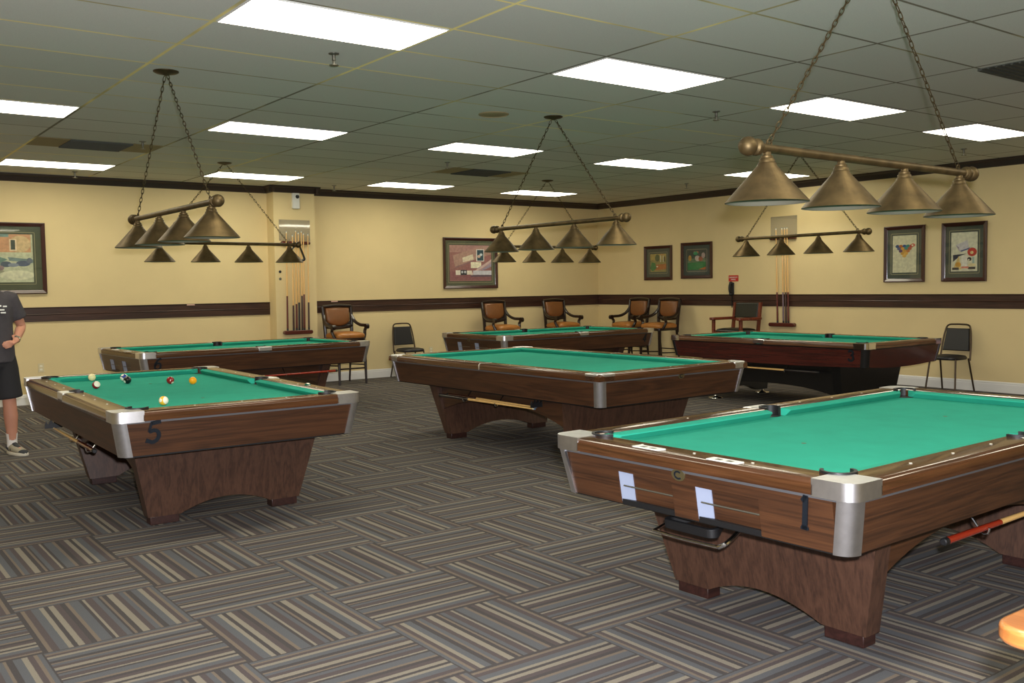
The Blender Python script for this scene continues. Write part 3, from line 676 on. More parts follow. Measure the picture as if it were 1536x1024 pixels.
# ------------------------------------------------------------------ hanging lamps
ZBAR = 2.0 - HT
def make_lamp():
    t = empty('billiard_lamp', (0, 0, HT))
    MB().lathe([(.085, 0), (.085, -.006), (.07, -.014), (.03, -.022), (.012, -.03)], n=28).build('canopy', M['brassd'], t)
    bar = MB(); bar.tube([(-.87, 0, ZBAR), (.87, 0, ZBAR)], .019, n=16)
    bar.build('bar', M['brass'], t)
    for s in (-1, 1):
        prof = [(.019, .0), (.026, .006), (.026, .014), (.033, .02), (.036, .03), (.033, .042), (.022, .048), (.020, .052), (.030, .058), (.037, .068), (.040, .083), (.037, .098), (.028, .112), (.012, .12), (.001, .122)]
        MB().lathe([(r, s * (.845 + h)) for r, h in prof], (0, 0, ZBAR), axis='x', n=20).build('finial', M['brass'], t)
    for i in range(4):
        x = (i - 1.5) * .537
        sb = MB(); z = ZBAR
        sb.lathe([(.016, -.015), (.018, -.028), (.026, -.032), (.026, -.04), (.032, -.045), (.033, -.058), (.039, -.062), (.040, -.07), (.170, -.218), (.172, -.222), (.169, -.223)], (x, 0, z), n=36, caps=False)
        so = sb.build('lamp_shade', M['brass'], t, smooth=50)
        MB().lathe([(.168, -.2225), (.04, -.074), (.001, -.072)], (x, 0, z), n=36, caps=False).build('shade_lining', M['shadein'], so)
        MB().ball((x, 0, z - .13), .03, n=14, k=8, sc=(1, 1, 1.25)).build('bulb', M['white'], so)
    for s in (-1, 1):
        a = Vector((s * .03, 0, -.032)); b = Vector((s * .79, 0, ZBAR + .028)); n = 30; cb = MB()
        d = (b - a) / n; q = d.to_track_quat('Z', 'Y')
        for k in range(n):
            c_ = a + d * (k + .5); tw = Matrix.Rotation(PI / 2 * (k % 2) + .5, 3, 'Z'); ln_ = d.length * .68
            pts = [c_ + q @ (tw @ Vector((.0085 * math.cos(R(g)), 0, ln_ * math.sin(R(g))))) for g in range(0, 360, 36)]
            cb.tube(pts, .0026, n=5, closed=True)
        pts = [b + Vector((.016 * math.cos(R(g)), 0, .016 * math.sin(R(g)) - .005)) for g in range(0, 360, 36)]
        cb.tube(pts, .004, n=6, closed=True)
        cb.build('chain', M['brassd'], t)
    return t
lp = None
for x, y, dg, dz, lb in ((4.045, 2.572, 1.5, 0, 'nearest four-shade brass lamp hanging over table 1 at upper right'), (2.12, 6.775, 90, 0, 'four-shade brass lamp over table 5, seen almost end-on'),
                         (5.531, 6.72, 90.5, 0, 'four-shade brass lamp over the table without pockets'), (4.17, 11.24, 2, .02, 'four-shade brass lamp over table 6, with a triangle rack hung on its end'),
                         (8.785, 10.822, .6, 0, 'four-shade brass lamp over the farthest walnut table, lowest behind another lamp'), (9.687, 7.145, 89.6, .02, 'four-shade brass lamp over table 3 in front of the right wall rack')):
    o = make_lamp() if lp is None else copy_tree(lp); lp = lp or o
    o.location = (x, y, HT); o.rotation_euler = (0, 0, R(dg)); tag(o, lb, 'hanging lamp', 'four-shade lamps over the tables')
tr2.location = (4.17 + .80 + .085, 11.24 + .05, 2.04 - .235); tr2.rotation_euler = (R(90), R(8), R(2))

# ------------------------------------------------------------------ chairs
def leather_chair():
    t = empty('leather_bar_armchair'); E_ = M['espresso']
    MB().prism(rrect(-.235, .235, -.25, .215, .06), .655, .70).build('seat_rail', E_, t, bevel=.008)
    rings = []
    for k, (g, z) in enumerate(((.0, .695), (-.012, .725), (-.004, .755), (.04, .778), (.10, .79), (.2, .794))):
        rings.append([(x, y, z) for x, y in rrect(-.225 + g, .225 - g, -.245 + g, .205 - g, max(.07 - g * .2, .02))])
    MB().loft(rings).build('seat_cushion', M['leather'], t, smooth=60)
    for s in (-1, 1):
        MB().tube([(s * .215, -.225, .66), (s * .218, -.228, .45), (s * .222, -.24, 0)], [.03, .025, .017], n=8).build('leg', E_, t)
        MB().tube(bez([(s * .21, .285, 0), (s * .205, .235, .3), (s * .205, .20, .66)], 5), [.015] * 5 + [.02] * 5 + [.024], n=8).build('leg', E_, t)
        MB().tube(bez([(s * .215, .20, .62), (s * .225, .205, .85), (s * .24, .25, 1.17)], 5), .027, n=8).build('back_post', E_, t)
        am = MB()
        pts = bez([(s * .232, .225, 1.03), (s * .255, .15, .935), (s * .275, .03, .885), (s * .28, -.10, .878), (s * .28, -.17, .872)], 6)
        am.tube(pts, .025, n=8)
        am.tube([(s * .255, -.185, .865), (s * .305, -.185, .865)], .04, n=14)
        am.tube(bez([(s * .28, -.165, .85), (s * .275, -.13, .80), (s * .262, -.15, .74), (s * .235, -.17, .68)], 5), .024, n=8)
        am.build('arm', E_, t)
        MB().tube([(s * .219, -.232, .29), (s * .205, .24, .27)], .011, n=6).build('stretcher', E_, t)
    MB().tube([(-.219, -.232, .24), (.219, -.232, .24)], .013, n=6).build('stretcher', E_, t); MB().tube([(-.205, .23, .33), (.205, .23, .33)], .011, n=6).build('stretcher', E_, t)
    def B(x, z, d): return (x, .205 + (z - .85) * .14 + d, z)
    out = [(.195, 1.145), (-.195, 1.145)] + [(-.195 + .195 * (1 - math.cos(R(q))), .97 - .10 * math.sin(R(q))) for q in range(0, 91, 15)] + [(.195 - .195 * (1 - math.cos(R(q))), .97 - .10 * math.sin(R(q))) for q in range(90, -1, -15)]
    def sc_(k): cx_, cz_ = 0, 1.02; return [(cx_ + (x - cx_) * k, cz_ + (z - cz_) * k) for x, z in out]
    MB().loft([[B(x, z, d) for x, z in sc_(k)] for k, d in ((.9, .035), (1, .02), (1, -.012), (.95, -.03), (.8, -.042), (.4, -.048))]).build('back_cushion', M['leatherd'], t, smooth=60)
    fr = MB(); bz = lambda z: .205 + (z - .85) * .14
    fr.tube(bez([(-.24, bz(1.165), 1.165), (0, bz(1.18) + .01, 1.182), (.24, bz(1.165), 1.165)], 6), .026, n=8)
    fr.tube(bez([(-.225, bz(.86), .865), (0, bz(.84), .845), (.225, bz(.86), .865)], 6), .03, n=8)
    for s in (-1, 1):
        fr.loft([[B(s * .225, .96, -.008), B(s * .225, .96, .015), B(s * .225, .85, .015), B(s * .225, .85, -.008)], [B(s * .19, .93, -.008), B(s * .19, .93, .015), B(s * .19, .85, .015), B(s * .19, .85, -.008)], [B(s * .10, .885, -.008), B(s * .10, .885, .015), B(s * .10, .85, .015), B(s * .10, .85, -.008)]])
    fr.build('back_frame', E_, t)
    return t
lc = None
for x, y, dg, lb in ((6.64, 13.10, 0, 'tan leather high armchair beside the wall column, behind table 6'), (9.60, 13.10, 0, 'tan leather high armchair on the back wall, right of the big picture'),
                     (10.94, 13.10, 0, 'tan leather high armchair on the back wall nearest the corner'), (11.76, 12.23, -90, 'tan leather high armchair on the right wall nearest the corner'),
                     (11.76, 11.50, -90, 'tan leather high armchair on the right wall farther from the corner')):
    o = leather_chair() if lc is None else copy_tree(lc); lc = lc or o
    o.location = (x, y, 0); o.rotation_euler = (0, 0, R(dg)); tag(o, lb, 'armchair', 'tan leather high armchairs along the walls')

def banquet_chair():
    t = empty('stacking_chair'); T_ = M['tubing']
    for s in (-1, 1):
        MB().tube([(s * .17, -.15, .43), (s * .20, -.21, 0)], .0115, n=8).build('leg', T_, t)
        MB().tube([(s * .19, .13, .43), (s * .215, .24, 0)], .0115, n=8).build('leg', T_, t)
    fr = MB()
    pts = bez([(-.20, .15, .40), (-.19, .19, .62), (-.165, .225, .80), (-.13, .235, .853), (-.05, .238, .862), (.05, .238, .862), (.13, .235, .853), (.165, .225, .80), (.19, .19, .62), (.20, .15, .40)], 5)
    fr.tube(pts, .0115, n=8); fr.build('back_frame', T_, t)
    y = lambda z: .16 + (z - .45) * .19
    MB().loft([[(-.178 * k * q, y(z) + d, z) if 0 else (x * k, y(z) + d, .665 + (z - .665) * k) for x, z, q in ((-.18, .52, 1), (.18, .52, 1), (.15, .81, 1), (-.15, .81, 1))] for k, d in ((.96, .022), (1, .014), (1, -.006), (.94, -.02))]).build('back_pad', M['vinyl'], t, smooth=0, bevel=.006)
    el = lambda k, z: [(.205 * k * math.copysign(abs(math.cos(R(a))) ** .7, math.cos(R(a))), -.02 + .205 * k * math.copysign(abs(math.sin(R(a))) ** .7, math.sin(R(a))), z) for a in range(0, 360, 12)]
    MB().loft([el(.96, .42), el(1, .43), el(1, .445), el(.93, .466), el(.6, .478), el(.1, .48)]).build('seat_pad', M['vinyl'], t, smooth=60)
    return t
b1 = banquet_chair(); b1.location = (7.83, 13.20, 0); tag(b1, 'black padded stacking chair against the back wall, left of the big picture', 'chair', 'black stacking chairs')
b2 = copy_tree(b1); b2.location = (11.90, 6.47, 0); b2.rotation_euler = (0, 0, R(-90)); tag(b2, 'black padded stacking chair by the right wall under the framed prints', 'chair', 'black stacking chairs')

def wood_chair(w_, pad, peg=True, ly=-.25, ath=.041):
    t = empty('wooden_armchair')
    for s in (-1, 1):
        MB().box(s * .27 - .022, s * .27 + .022, ly, ly + .045, 0, .903 - ath).build('leg', w_, t, bevel=.005)
        MB().loft([[(s * .25 + a, .26 + b - .05 + d, z) for a, b in ((-.02, -.022), (.02, -.022), (.02, .022), (-.02, .022))] for z, d in ((0, .05), (.45, 0), (.7, 0), (1.13, .06))]).build('leg', w_, t, smooth=20)
        poly = [(s * .27 + .048, .22), (s * .27 - .048, .22)] + [(s * .27 + .05 * math.cos(R(q)), -.25 + .05 * math.sin(R(q))) for q in range(180, 361, 15)]
        ar = MB().prism(poly, .903 - ath, .903).build('arm', w_, t, bevel=.008, seg=3)
        if peg and s == 1: MB().box(.31, .43, -.24, -.205, .868, .892).build('cue_rest', w_, ar, bevel=.003)
        MB().box(s * .27 - .012, s * .27 + .012, -.21, .2, .30, .34).build('stretcher', w_, t)
        MB().box(s * .27 - .012, s * .27 + .012, -.21, .2, .62, .68).build('seat_rail', w_, t)
    MB().box(-.26, .26, -.24, -.215, .62, .68).build('seat_rail', w_, t); MB().box(-.26, .26, -.235, -.21, .26, .30).build('stretcher', w_, t)
    MB().box(-.24, .24, .205, .235, .845, .885).build('back_rail', w_, t); MB().box(-.24, .24, .195, .22, .62, .68).build('seat_rail', w_, t)
    MB().loft([[(x * k, .216 + (z - .7) * .14 + d, 1.0 + (z - 1.0) * k) for x, z in ((-.228, .89), (.228, .89), (.228, 1.125), (-.228, 1.125))] for k, d in ((.96, .02), (1, .01), (1, -.015), (.94, -.03))]).build('back_pad', pad, t, smooth=0, bevel=.008)
    MB().loft([[(x, y, z) for x, y in rrect(-.25 + g, .25 - g, -.23 + g, .19 - g, .04)] for g, z in ((0, .68), (0, .70), (.02, .72), (.08, .735), (.15, .74))]).build('seat_cushion', pad, t, smooth=60)
    return t
wc = wood_chair(M['cherry'], M['blkleather']); wc.location = (11.80, 9.87, 0); wc.rotation_euler = (0, 0, R(-90)); tag(wc, 'reddish wooden armchair with black leather back below the wall phone', 'armchair', 'wooden spectator armchairs')
wd_ = copy_tree(wc); wd_.location = (11.80, 5.02, 0); tag(wd_, 'reddish wooden armchair cut by the right edge, only an arm peg in view', 'armchair', 'wooden spectator armchairs')
hc = wood_chair(M['honey'], M['blkleather'], False, -.19, .031); hc.location = (1.797, .426, 0); hc.rotation_euler = (0, 0, R(-90)); tag(hc, 'honey coloured wooden armchair, only a rounded arm end showing at the lower right edge', 'armchair')

# ------------------------------------------------------------------ pictures
def picture(cx, cz, w, h, on, label, matm, border, art):
    """hangs flat on a wall; local x right, z up, y = into the wall"""
    t = empty('framed_picture')
    fw_ = .05; mb = MB()
    prof = [(0, -.002), (0, -.03), (.012, -.034), (.03, -.026), (.042, -.022), (fw_, -.016), (fw_, -.002)]
    crn = [(-w / 2, -h / 2, 1, 1), (w / 2, -h / 2, -1, 1), (w / 2, h / 2, -1, -1), (-w / 2, h / 2, 1, -1)]
    mb.loft([[(x + sx * o, d, z + sz * o) for o, d in prof] for x, z, sx, sz in crn + crn[:1]], caps=False)
    mb.build('frame', M['frame'], t, smooth=20)
    MB().box(-w / 2 + .04, w / 2 - .04, -.008, -.003, -h / 2 + .04, h / 2 - .04).build('backing_mat', matm, t, smooth=0)
    aw, ah = w / 2 - border, h / 2 - border * (1.0 if h < w else 1.05)
    mb = MB(); lw = .007; g = .022
    for a in ((-aw - g, aw + g, -ah - g - lw, -ah - g), (-aw - g, aw + g, ah + g, ah + g + lw), (-aw - g - lw, -aw - g, -ah - g, ah + g), (aw + g, aw + g + lw, -ah - g, ah + g)): mb.box(a[0], a[1], -.0088, -.008, a[2], a[3])
    mb.build('mat_line', M['matline'], t, smooth=0)
    mats = []; mb = MB(); keys = {}
    def mi(c):
        if c not in keys: keys[c] = len(mats); mats.append(mat('print_ink', c, .8, noise=.16, nscale=26))
        return keys[c]
    for i, (c, poly) in enumerate([((art[0]), [(-1, -1), (1, -1), (1, 1), (-1, 1)])] + art[1]):
        y0 = -.0085 - .00025 * (i + 1)
        pts = [(max(-1, min(1, a)) * aw, max(-1, min(1, b)) * ah) for a, b in poly]
        mb.loft([[(a, -.008, b) for a, b in pts], [(a, y0, b) for a, b in pts]], mi(c))
    mb.build('print', mats, t, smooth=0)
    MB().box(-w / 2 + .045, w / 2 - .045, -.0205, -.0185, -h / 2 + .045, h / 2 - .045).build('glass_pane', M['glass'], t, smooth=0)
    if on == 'back': t.location = (cx, YB, cz)
    else: t.location = (XR, cx, cz); t.rotation_euler = (0, 0, R(-90))
    return tag(t, label, 'framed picture')
def el(x, y, rx, ry, n=14, rot=0): return [(x + rx * math.cos(2 * PI * k / n) * math.cos(rot) - ry * math.sin(2 * PI * k / n) * math.sin(rot), y + rx * math.cos(2 * PI * k / n) * math.sin(rot) + ry * math.sin(2 * PI * k / n) * math.cos(rot)) for k in range(n)]
def rc(x0, y0, x1, y1): return [(x0, y0), (x1, y0), (x1, y1), (x0, y1)]
artL = ((186, 190, 158), [((196, 150, 112), rc(-1, .25, .95, 1)), ((120, 150, 140), rc(-1, .88, .35, 1)), ((200, 176, 132), el(.65, .6, .3, .35)), ((214, 196, 160), rc(.36, .3, .56, .8)), ((70, 80, 72), rc(.40, .36, .52, .76)), ((176, 150, 132), el(-.3, .6, .3, .25)),
    ((104, 134, 122), [(-1, -.1), (.0, .1), (.3, -.05), (.1, -.2), (-.5, -.35), (-1, -.25)]), ((80, 92, 104), el(.25, -.25, .16, .12)), ((116, 136, 132), [(.3, .05), (1, -.05), (1, -.2), (.35, -.1)]), ((88, 98, 116), el(.72, -.22, .2, .12)), ((130, 140, 150), el(.45, -.28, .15, .08)),
    ((150, 150, 124), el(-.3, -.55, .5, .2)), ((206, 206, 174), el(.55, -.7, .5, .2)), ((190, 60, 40), el(-.97, -.2, .05, .1)), ((140, 120, 120), el(.1, -.4, .1, .1)), ((104, 112, 120), el(.9, -.1, .08, .12))])
picture(2.05, 1.885, 1.14, .91, 'back', 'large framed pool hall painting in a green mat, cut by the left edge', M['matgreen'], .15, artL)
artC = ((150, 100, 100), [((170, 128, 122), rc(-1, .6, 1, 1)), ((140, 88, 94), rc(-1, -.95, 1, -.45)), ((172, 136, 124), [(-.85, .42), (.45, .92), (1, .95), (1, .5), (.1, .15), (-.75, -.2)]), ((140, 104, 108), [(-.75, -.2), (.1, .15), (.12, .08), (-.72, -.28)]), ((218, 206, 180), [(-.4, .3), (.1, .5), (.15, .2), (-.38, .05)]),
    ((226, 224, 214), rc(.27, .1, .65, .78)), ((34, 70, 84), rc(.31, .14, .62, .74)), ((210, 180, 160), el(.40, .38, .08, .08)), ((200, 210, 216), el(.50, .48, .07, .07)), ((232, 226, 198), rc(0, -.28, .5, .06)), ((150, 140, 158), [(.3, -.3), (1, .2), (1, -.2), (.6, -.4)]),
    ((206, 178, 170), [(-.05, -.62), (1, .22), (1, .08), (.05, -.7)]), ((170, 140, 146), [(.1, -.6), (1, .05), (1, -.02), (.12, -.66)]), ((226, 220, 204), rc(-.72, -.66, -.5, -.4)), ((40, 44, 58), rc(-.5, -.66, -.2, -.38)), ((190, 196, 204), el(-.42, -.5, .05, .07)), ((190, 196, 204), el(-.28, -.5, .05, .07)),
    ((224, 214, 196), rc(-.2, -.64, .05, -.42)), ((198, 196, 204), rc(.1, -.66, 1, -.42)), ((92, 78, 96), rc(.0, -.76, 1, -.68))])
picture(9.29, 1.842, 1.12, .866, 'back', 'framed still life of pale cue pieces on pink, mid back wall', M['matgreen'], .128, artC)
artP1 = ((142, 132, 78), [((170, 150, 84), rc(-1, .3, 1, 1)), ((88, 96, 62), el(-.1, .55, .3, .4)), ((206, 204, 176), rc(.25, .1, .36, .85)), ((206, 204, 176), rc(.6, .1, .68, .8)), ((172, 106, 54), [(-.3, -.2), (1, -.1), (1, -.7), (-.4, -.8)]), ((66, 118, 66), [(-.8, .1), (-.4, .0), (-.2, -.6), (-.7, -.9), (-1, -.6)]), ((224, 214, 190), el(-.12, -.4, .12, .07)), ((180, 140, 80), el(.5, .9, .3, .1)), ((100, 82, 50), el(.8, .4, .1, .3))])
artP2 = ((96, 116, 84), [((60, 72, 58), rc(-1, .2, 1, 1)), ((46, 122, 62), [(-1, -.25), (1, -.15), (1, -1), (-1, -1)]), ((190, 176, 164), el(.1, .2, .28, .3, rot=.6)), ((150, 86, 56), el(.45, .15, .25, .25)), ((178, 140, 60), el(-.75, .25, .18, .3)), ((190, 110, 70), rc(-.3, .75, .2, .95)), ((168, 150, 140), el(.75, .5, .2, .3)), ((176, 104, 52), [(.2, -.95), (1, -.7), (1, -1)]), ((60, 140, 90), el(-.1, .75, .25, .2))])
picture(11.98, 1.81, .67, .60, 'right', 'small framed green and orange print on the right wall nearest the corner', M['matgrey'], .14, artP1)
picture(11.08, 1.83, .69, .61, 'right', 'small framed print of figures at a green table, right of its twin', M['matgrey'], .145, artP2)
balls_ = []
cols_ = [(60, 84, 120), (170, 96, 40), (54, 84, 130), (60, 130, 110), (170, 60, 44), (90, 96, 130), (206, 150, 60), (70, 130, 120), (170, 90, 60), (90, 60, 90), (200, 150, 60), (190, 120, 60), (196, 150, 60), (206, 160, 70), (210, 170, 80)]
k_ = 0
for row in range(5):
    for i in range(5 - row):
        balls_.append((cols_[k_], el((i - (4 - row) / 2) * .30, .42 - row * .13, .17, .085))); k_ += 1
artP3 = ((206, 202, 168), balls_ + [((196, 90, 70), el(.72, .46, .17, .09)), ((206, 202, 168), el(.69, .45, .08, .05))])
artP4 = ((206, 204, 176), [((190, 186, 186), [(-.65, .35), (.25, .6), (.35, .2), (-.35, .02)]), ((150, 140, 150), [(-.65, .35), (-.35, .02), (-.4, .25)]), ((76, 88, 130), [(-.3, .06), (.45, .22), (.35, .12), (-.25, .0)]), ((178, 48, 36), el(.6, -.02, .36, .22)), ((214, 190, 130), el(.58, -.05, .13, .08)), ((52, 54, 66), [(-.85, -.15), (.2, -.1), (-.3, -.2), (-.85, -.5)]), ((206, 182, 120), [(-.85, -.85), (-.4, -.2), (-.2, -.9)]), ((200, 150, 60), el(-.45, -.65, .22, .13)),
    ((220, 216, 200), rc(-.2, -.75, .25, -.2)), ((40, 40, 46), el(.4, -.38, .16, .1)), ((206, 204, 176), el(.36, -.42, .07, .04)), ((150, 170, 160), rc(.62, -.6, .78, -.28)), ((52, 48, 48), rc(-.9, -.92, -.4, -.8)), ((52, 48, 48), rc(.3, -.9, .85, -.78)), ((206, 130, 110), rc(-.2, -.85, .35, -.75)), ((214, 200, 150), el(.6, -.68, .3, .08))])
picture(7.295, 1.805, .60, .77, 'right', 'framed white print of a racked triangle of coloured balls', M['matgrey'], .125, artP3)
picture(6.455, 1.805, .60, .77, 'right', 'framed white print of a mug, red disc and chalk cube at far right', M['matgrey'], .125, artP4)

# ------------------------------------------------------------------ cue racks and wall guards
def cue_rack(w, z0, z1):
    t = empty('cue_rack')
    cap = lambda a, b: rrect(-w / 2, w / 2, a, b, (b - a) / 2 - .001, 6)
    MB().prism(cap(z0 - .03, z0 + .03), -.07, 0, F=lambda x, z, d: (x, d, z)).build('lower_holder', M['rackw'], t, bevel=.01, seg=3)
    MB().prism(cap(z1 - .025, z1 + .025), -.05, 0, F=lambda x, z, d: (x, d, z)).build('upper_holder', M['rackw'], t, bevel=.008, seg=3)
    mb = MB()
    for i in range(9):
        x = -w / 2 + .04 + (w - .08) * i / 8
        mb.tube([(x, -.05, z1), (x, -.058, z1), (x, -.066, z1), (x, -.07, z1)], [.013, .016, .013, .004], n=8)
    mb.build('cue_clips', M['butt'], t)
    return t
BUT = ['butt', 'buttd', 'butt', 'buttk', 'buttd', 'butt', 'buttd']
r1 = cue_rack(.46, .80, 2.125); r1.location = (5.97, CY, 0); tag(r1, 'mahogany wall cue rack holding seven cues on the column', 'cue rack')
ordn = ['leftmost', 'second', 'third', 'fourth', 'fifth', 'sixth', 'rightmost']
for i, (px, ln_) in enumerate(((5.80, 1.45), (5.895, 1.40), (5.945, 1.47), (5.987, 1.44), (6.035, 1.46), (6.07, 1.43), (6.14, 1.42))):
    o = cue('c', M[BUT[i]], ln_, ('%s cue from the left of the seven on the column' % ordn[i]) if 0 < i < 6 else ('%s cue of the seven on the column rack' % ordn[i]), 'cues in the column rack', bl=(.50, .36, .38, .40, .50, .52, .40)[i])
    lay(o, (px, CY - .045, .842), (px, CY - .088, 2.2))
def guard(w, h, lb):
    t = empty('wall_guard')
    MB().box(-w / 2, w / 2, -.006, -.001, 0, h).build('panel', M['guard'], t, smooth=0)
    for x in (-w / 2 + .02, w / 2 - .02):
        for z in (.02, h - .02): MB().lathe([(.006, -.009), (.006, -.006)], (x, 0, z), axis='y', n=8).build('screw', M['steel'], t)
    return tag(t, lb, 'wall guard')
g1 = guard(.49, .31, 'clear plastic panel above the column cue rack, reflecting the ceiling lights'); g1.location = (5.97, CY, 2.155)
r2_ = cue_rack(.48, .785, 2.12); r2_.location = (XR, 9.305, 0); r2_.rotation_euler = (0, 0, R(-90)); tag(r2_, 'mahogany wall cue rack holding four cues on the right wall', 'cue rack')
for i, (py, b, lb) in enumerate(((9.385, 'butt', 'lone cue standing left in the right wall rack'), (9.275, 'buttp', 'grey-butted cue, left of the three close ones on the right wall'), (9.225, 'buttd', 'middle one of the three close cues on the right wall'), (9.18, 'butt', 'rightmost cue in the rack on the right wall'))):
    o = cue('c', M[b], 1.45, lb, 'cues in the right wall rack'); lay(o, (XR - .045, py, .827), (XR - .088, py, 2.2))
g2 = guard(.49, .30, 'greyish plastic panel above the cue rack on the right wall'); g2.location = (XR, 9.305, 2.155); g2.rotation_euler = (0, 0, R(-90))

# ------------------------------------------------------------------ small things on the walls
t = empty('emergency_light', (5.99, CY, 2.745))
MB().prism(rrect(-.055, .055, -.115, .115, .012), -.05, 0, F=lambda x, z, d: (x, d, z)).build('housing', M['white'], t, bevel=.006)
MB().lathe([(.026, -.062), (.028, -.05)], (.018, 0, .06), axis='y', n=16).build('lens', M['matt'], t)
MB().tube([(.018, -.055, .06), (.02, -.06, .085)], .006, n=8).build('bracket', M['steel'], t)
tag(t, 'white box with a dark round lens high on the column', 'alarm light')
for z, m_, lb, nm in ((1.70, 'matt', 'small black button on the column left of the cues', 'wall_button'), (1.595, 'steel', 'small grey round button on the column below the black one', 'wall_button')):
    o = MB().lathe([(.02, 0), (.02, -.008), (.012, -.012), (.001, -.013)], axis='y', n=16).build(nm, M[m_]); o.location = (5.725, CY, z); tag(o, lb, 'button')
def outlet(x, z, lb):
    t = empty('wall_outlet', (x, YB, z))
    MB().prism(rrect(-.036, .036, -.058, .058, .006), -.006, 0, F=lambda a, b, d: (a, d, b)).build('plate', M['cream'], t, bevel=.002)
    mb = MB()
    for dz in (-.022, .022): mb.prism(rrect(-.016, .016, dz - .013, dz + .013, .008), -.0085, -.006, F=lambda a, b, d: (a, d, b))
    mb.build('sockets', M['ivory'], t)
    return tag(t, lb, 'outlet')
outlet(2.51, .47, 'cream wall outlet beside the standing man, far left'); outlet(8.46, .39, 'cream wall outlet right of the black stacking chair')
for x, lb in ((4.47, 'small pale tag on the wooden rail left of the column'), (6.70, 'small pale tag on the wooden rail above the first leather chair')):
    o = MB().box(-.055, .055, -.030, -.025, -.008, .012).build('rail_tag', flat('pale_pink_tag', (206, 168, 150))); o.location = (x, YB, 1.252 - .012); tag(o, lb, 'tag')
t = empty('wall_sign', (XR, 10.29, 1.515), R(-90))
MB().prism(rrect(-.10, .10, -.05, .05, .008), -.006, -.001, F=lambda a, b, d: (a, d, b)).build('plate', M['red'], t)
def letters(txt, h, cx, cz, mb, y):
    G = {'E': [[(1, 1), (0, 1), (0, 0), (1, 0)], [(0, .5), (.8, .5)]], 'M': [[(0, 0), (0, 1), (.5, .4), (1, 1), (1, 0)]], 'R': [[(0, 0), (0, 1), (1, .9), (1, .6), (0, .5), (1, 0)]], 'G': [[(1, .9), (.4, 1), (0, .5), (.4, 0), (1, .1), (1, .45), (.6, .45)]],
         'N': [[(0, 0), (0, 1), (1, 0), (1, 1)]], 'C': [[(1, .9), (.4, 1), (0, .5), (.4, 0), (1, .1)]], 'Y': [[(0, 1), (.5, .5), (1, 1)], [(.5, .5), (.5, 0)]], 'P': [[(0, 0), (0, 1), (1, .9), (1, .55), (0, .45)]], 'H': [[(0, 0), (0, 1)], [(1, 0), (1, 1)], [(0, .5), (1, .5)]], 'O': [[(0, .5), (.4, 1), (1, .6), (.6, 0), (0, .5)]]}
    w_ = h * .62; st = w_ * 1.42; x0 = cx - (len(txt) * st - (st - w_)) / 2
    for i, ch in enumerate(txt):
        for s in G[ch]: ribbon(mb, [(x0 + i * st + a * w_, cz + (b - .5) * h) for a, b in s], h * .2, lambda r, z, d: (r, y - d, z), 0, .0008)
mb = MB(); letters('EMERGENCY', .022, 0, .016, mb, -.006); letters('PHONE', .022, 0, -.02, mb, -.006); mb.build('lettering', M['white'], t, smooth=0)
tag(t, 'small red sign with two lines of white lettering above the wall phone', 'sign')
t = empty('wall_phone', (XR, 10.31, 1.35), R(-90))
MB().prism(rrect(-.035, .035, -.11, .10, .015), -.03, -.001, F=lambda a, b, d: (a, d, b)).build('base', M['matt'], t, bevel=.006)
hs = MB(); hs.tube(bez([(0, -.045, .09), (0, -.075, .05), (0, -.078, -.03), (0, -.05, -.09)], 5), .018, n=10); hs.ball((0, -.045, .085), .03); hs.ball((0, -.048, -.09), .03)
hs.build('handset', M['matt'], t)
cd = MB(); cd.tube([(.012 * math.cos(k * .9) + .012, -.03 + .012 * math.sin(k * .9), -.11 - .2 * k / 110) for k in range(110)], .003, n=5); cd.build('coiled_cord', M['matt'], t)
tag(t, 'black wall phone with coiled cord below the red sign', 'phone')

# ------------------------------------------------------------------ the man at the left edge
PX, PY = 1.35, 9.5
man = empty('person', (PX, PY, 0)); tag(man, 'man in charcoal t-shirt and black shorts, hand on hip, cut by the left edge', 'person')
def remesh(o, vox, it=6):
    m = o.modifiers.new('remesh', 'REMESH'); m.mode = 'VOXEL'; m.voxel_size = vox; m.use_smooth_shade = True
    s = o.modifiers.new('smooth', 'SMOOTH'); s.iterations = it; s.factor = .5
def ering(cx, cy, z, rx, ry, n=24): return [(cx + rx * math.cos(2 * PI * k / n), cy + ry * math.sin(2 * PI * k / n), z) for k in range(n)]
bd = MB()
bd.loft([ering(0, .0, .84, .15, .10), ering(0, 0, .92, .165, .115), ering(0, -.005, 1.02, .15, .105), ering(0, -.005, 1.15, .155, .11), ering(0, 0, 1.30, .175, .115), ering(0, .01, 1.40, .175, .10), ering(0, .015, 1.455, .12, .075), ering(0, .01, 1.49, .062, .06)])
bd.tube([(0, .012, 1.44), (0, 0, 1.52), (0, -.01, 1.58)], [.062, .056, .056], n=16)
bd.ball((0, -.012, 1.645), .1, n=20, k=14, sc=(.78, .96, 1.18)); bd.ball((0, -.045, 1.575), .055, sc=(.95, .95, .8))
bd.loft([ering(0, -.108, 1.665, .009, .008, 8), ering(0, -.116, 1.64, .012, .012, 8), ering(0, -.122, 1.618, .016, .014, 8), ering(0, -.108, 1.606, .013, .012, 8)])
bd.ball((0, -.103, 1.582), .012, sc=(1.9, .6, .5))
for s in (-1, 1): bd.ball((s * .079, .0, 1.635), .026, sc=(.4, .8, 1.2)); bd.ball((s * .032, -.092, 1.668), .012, sc=(1.5, .6, .6))
LEGS = {1: [(.095, 0, .93), (.135, -.015, .50), (.15, .015, .27), (.15, .03, .085)], -1: [(-.095, 0, .93), (-.12, -.015, .50), (-.13, .015, .27), (-.13, .03, .085)]}
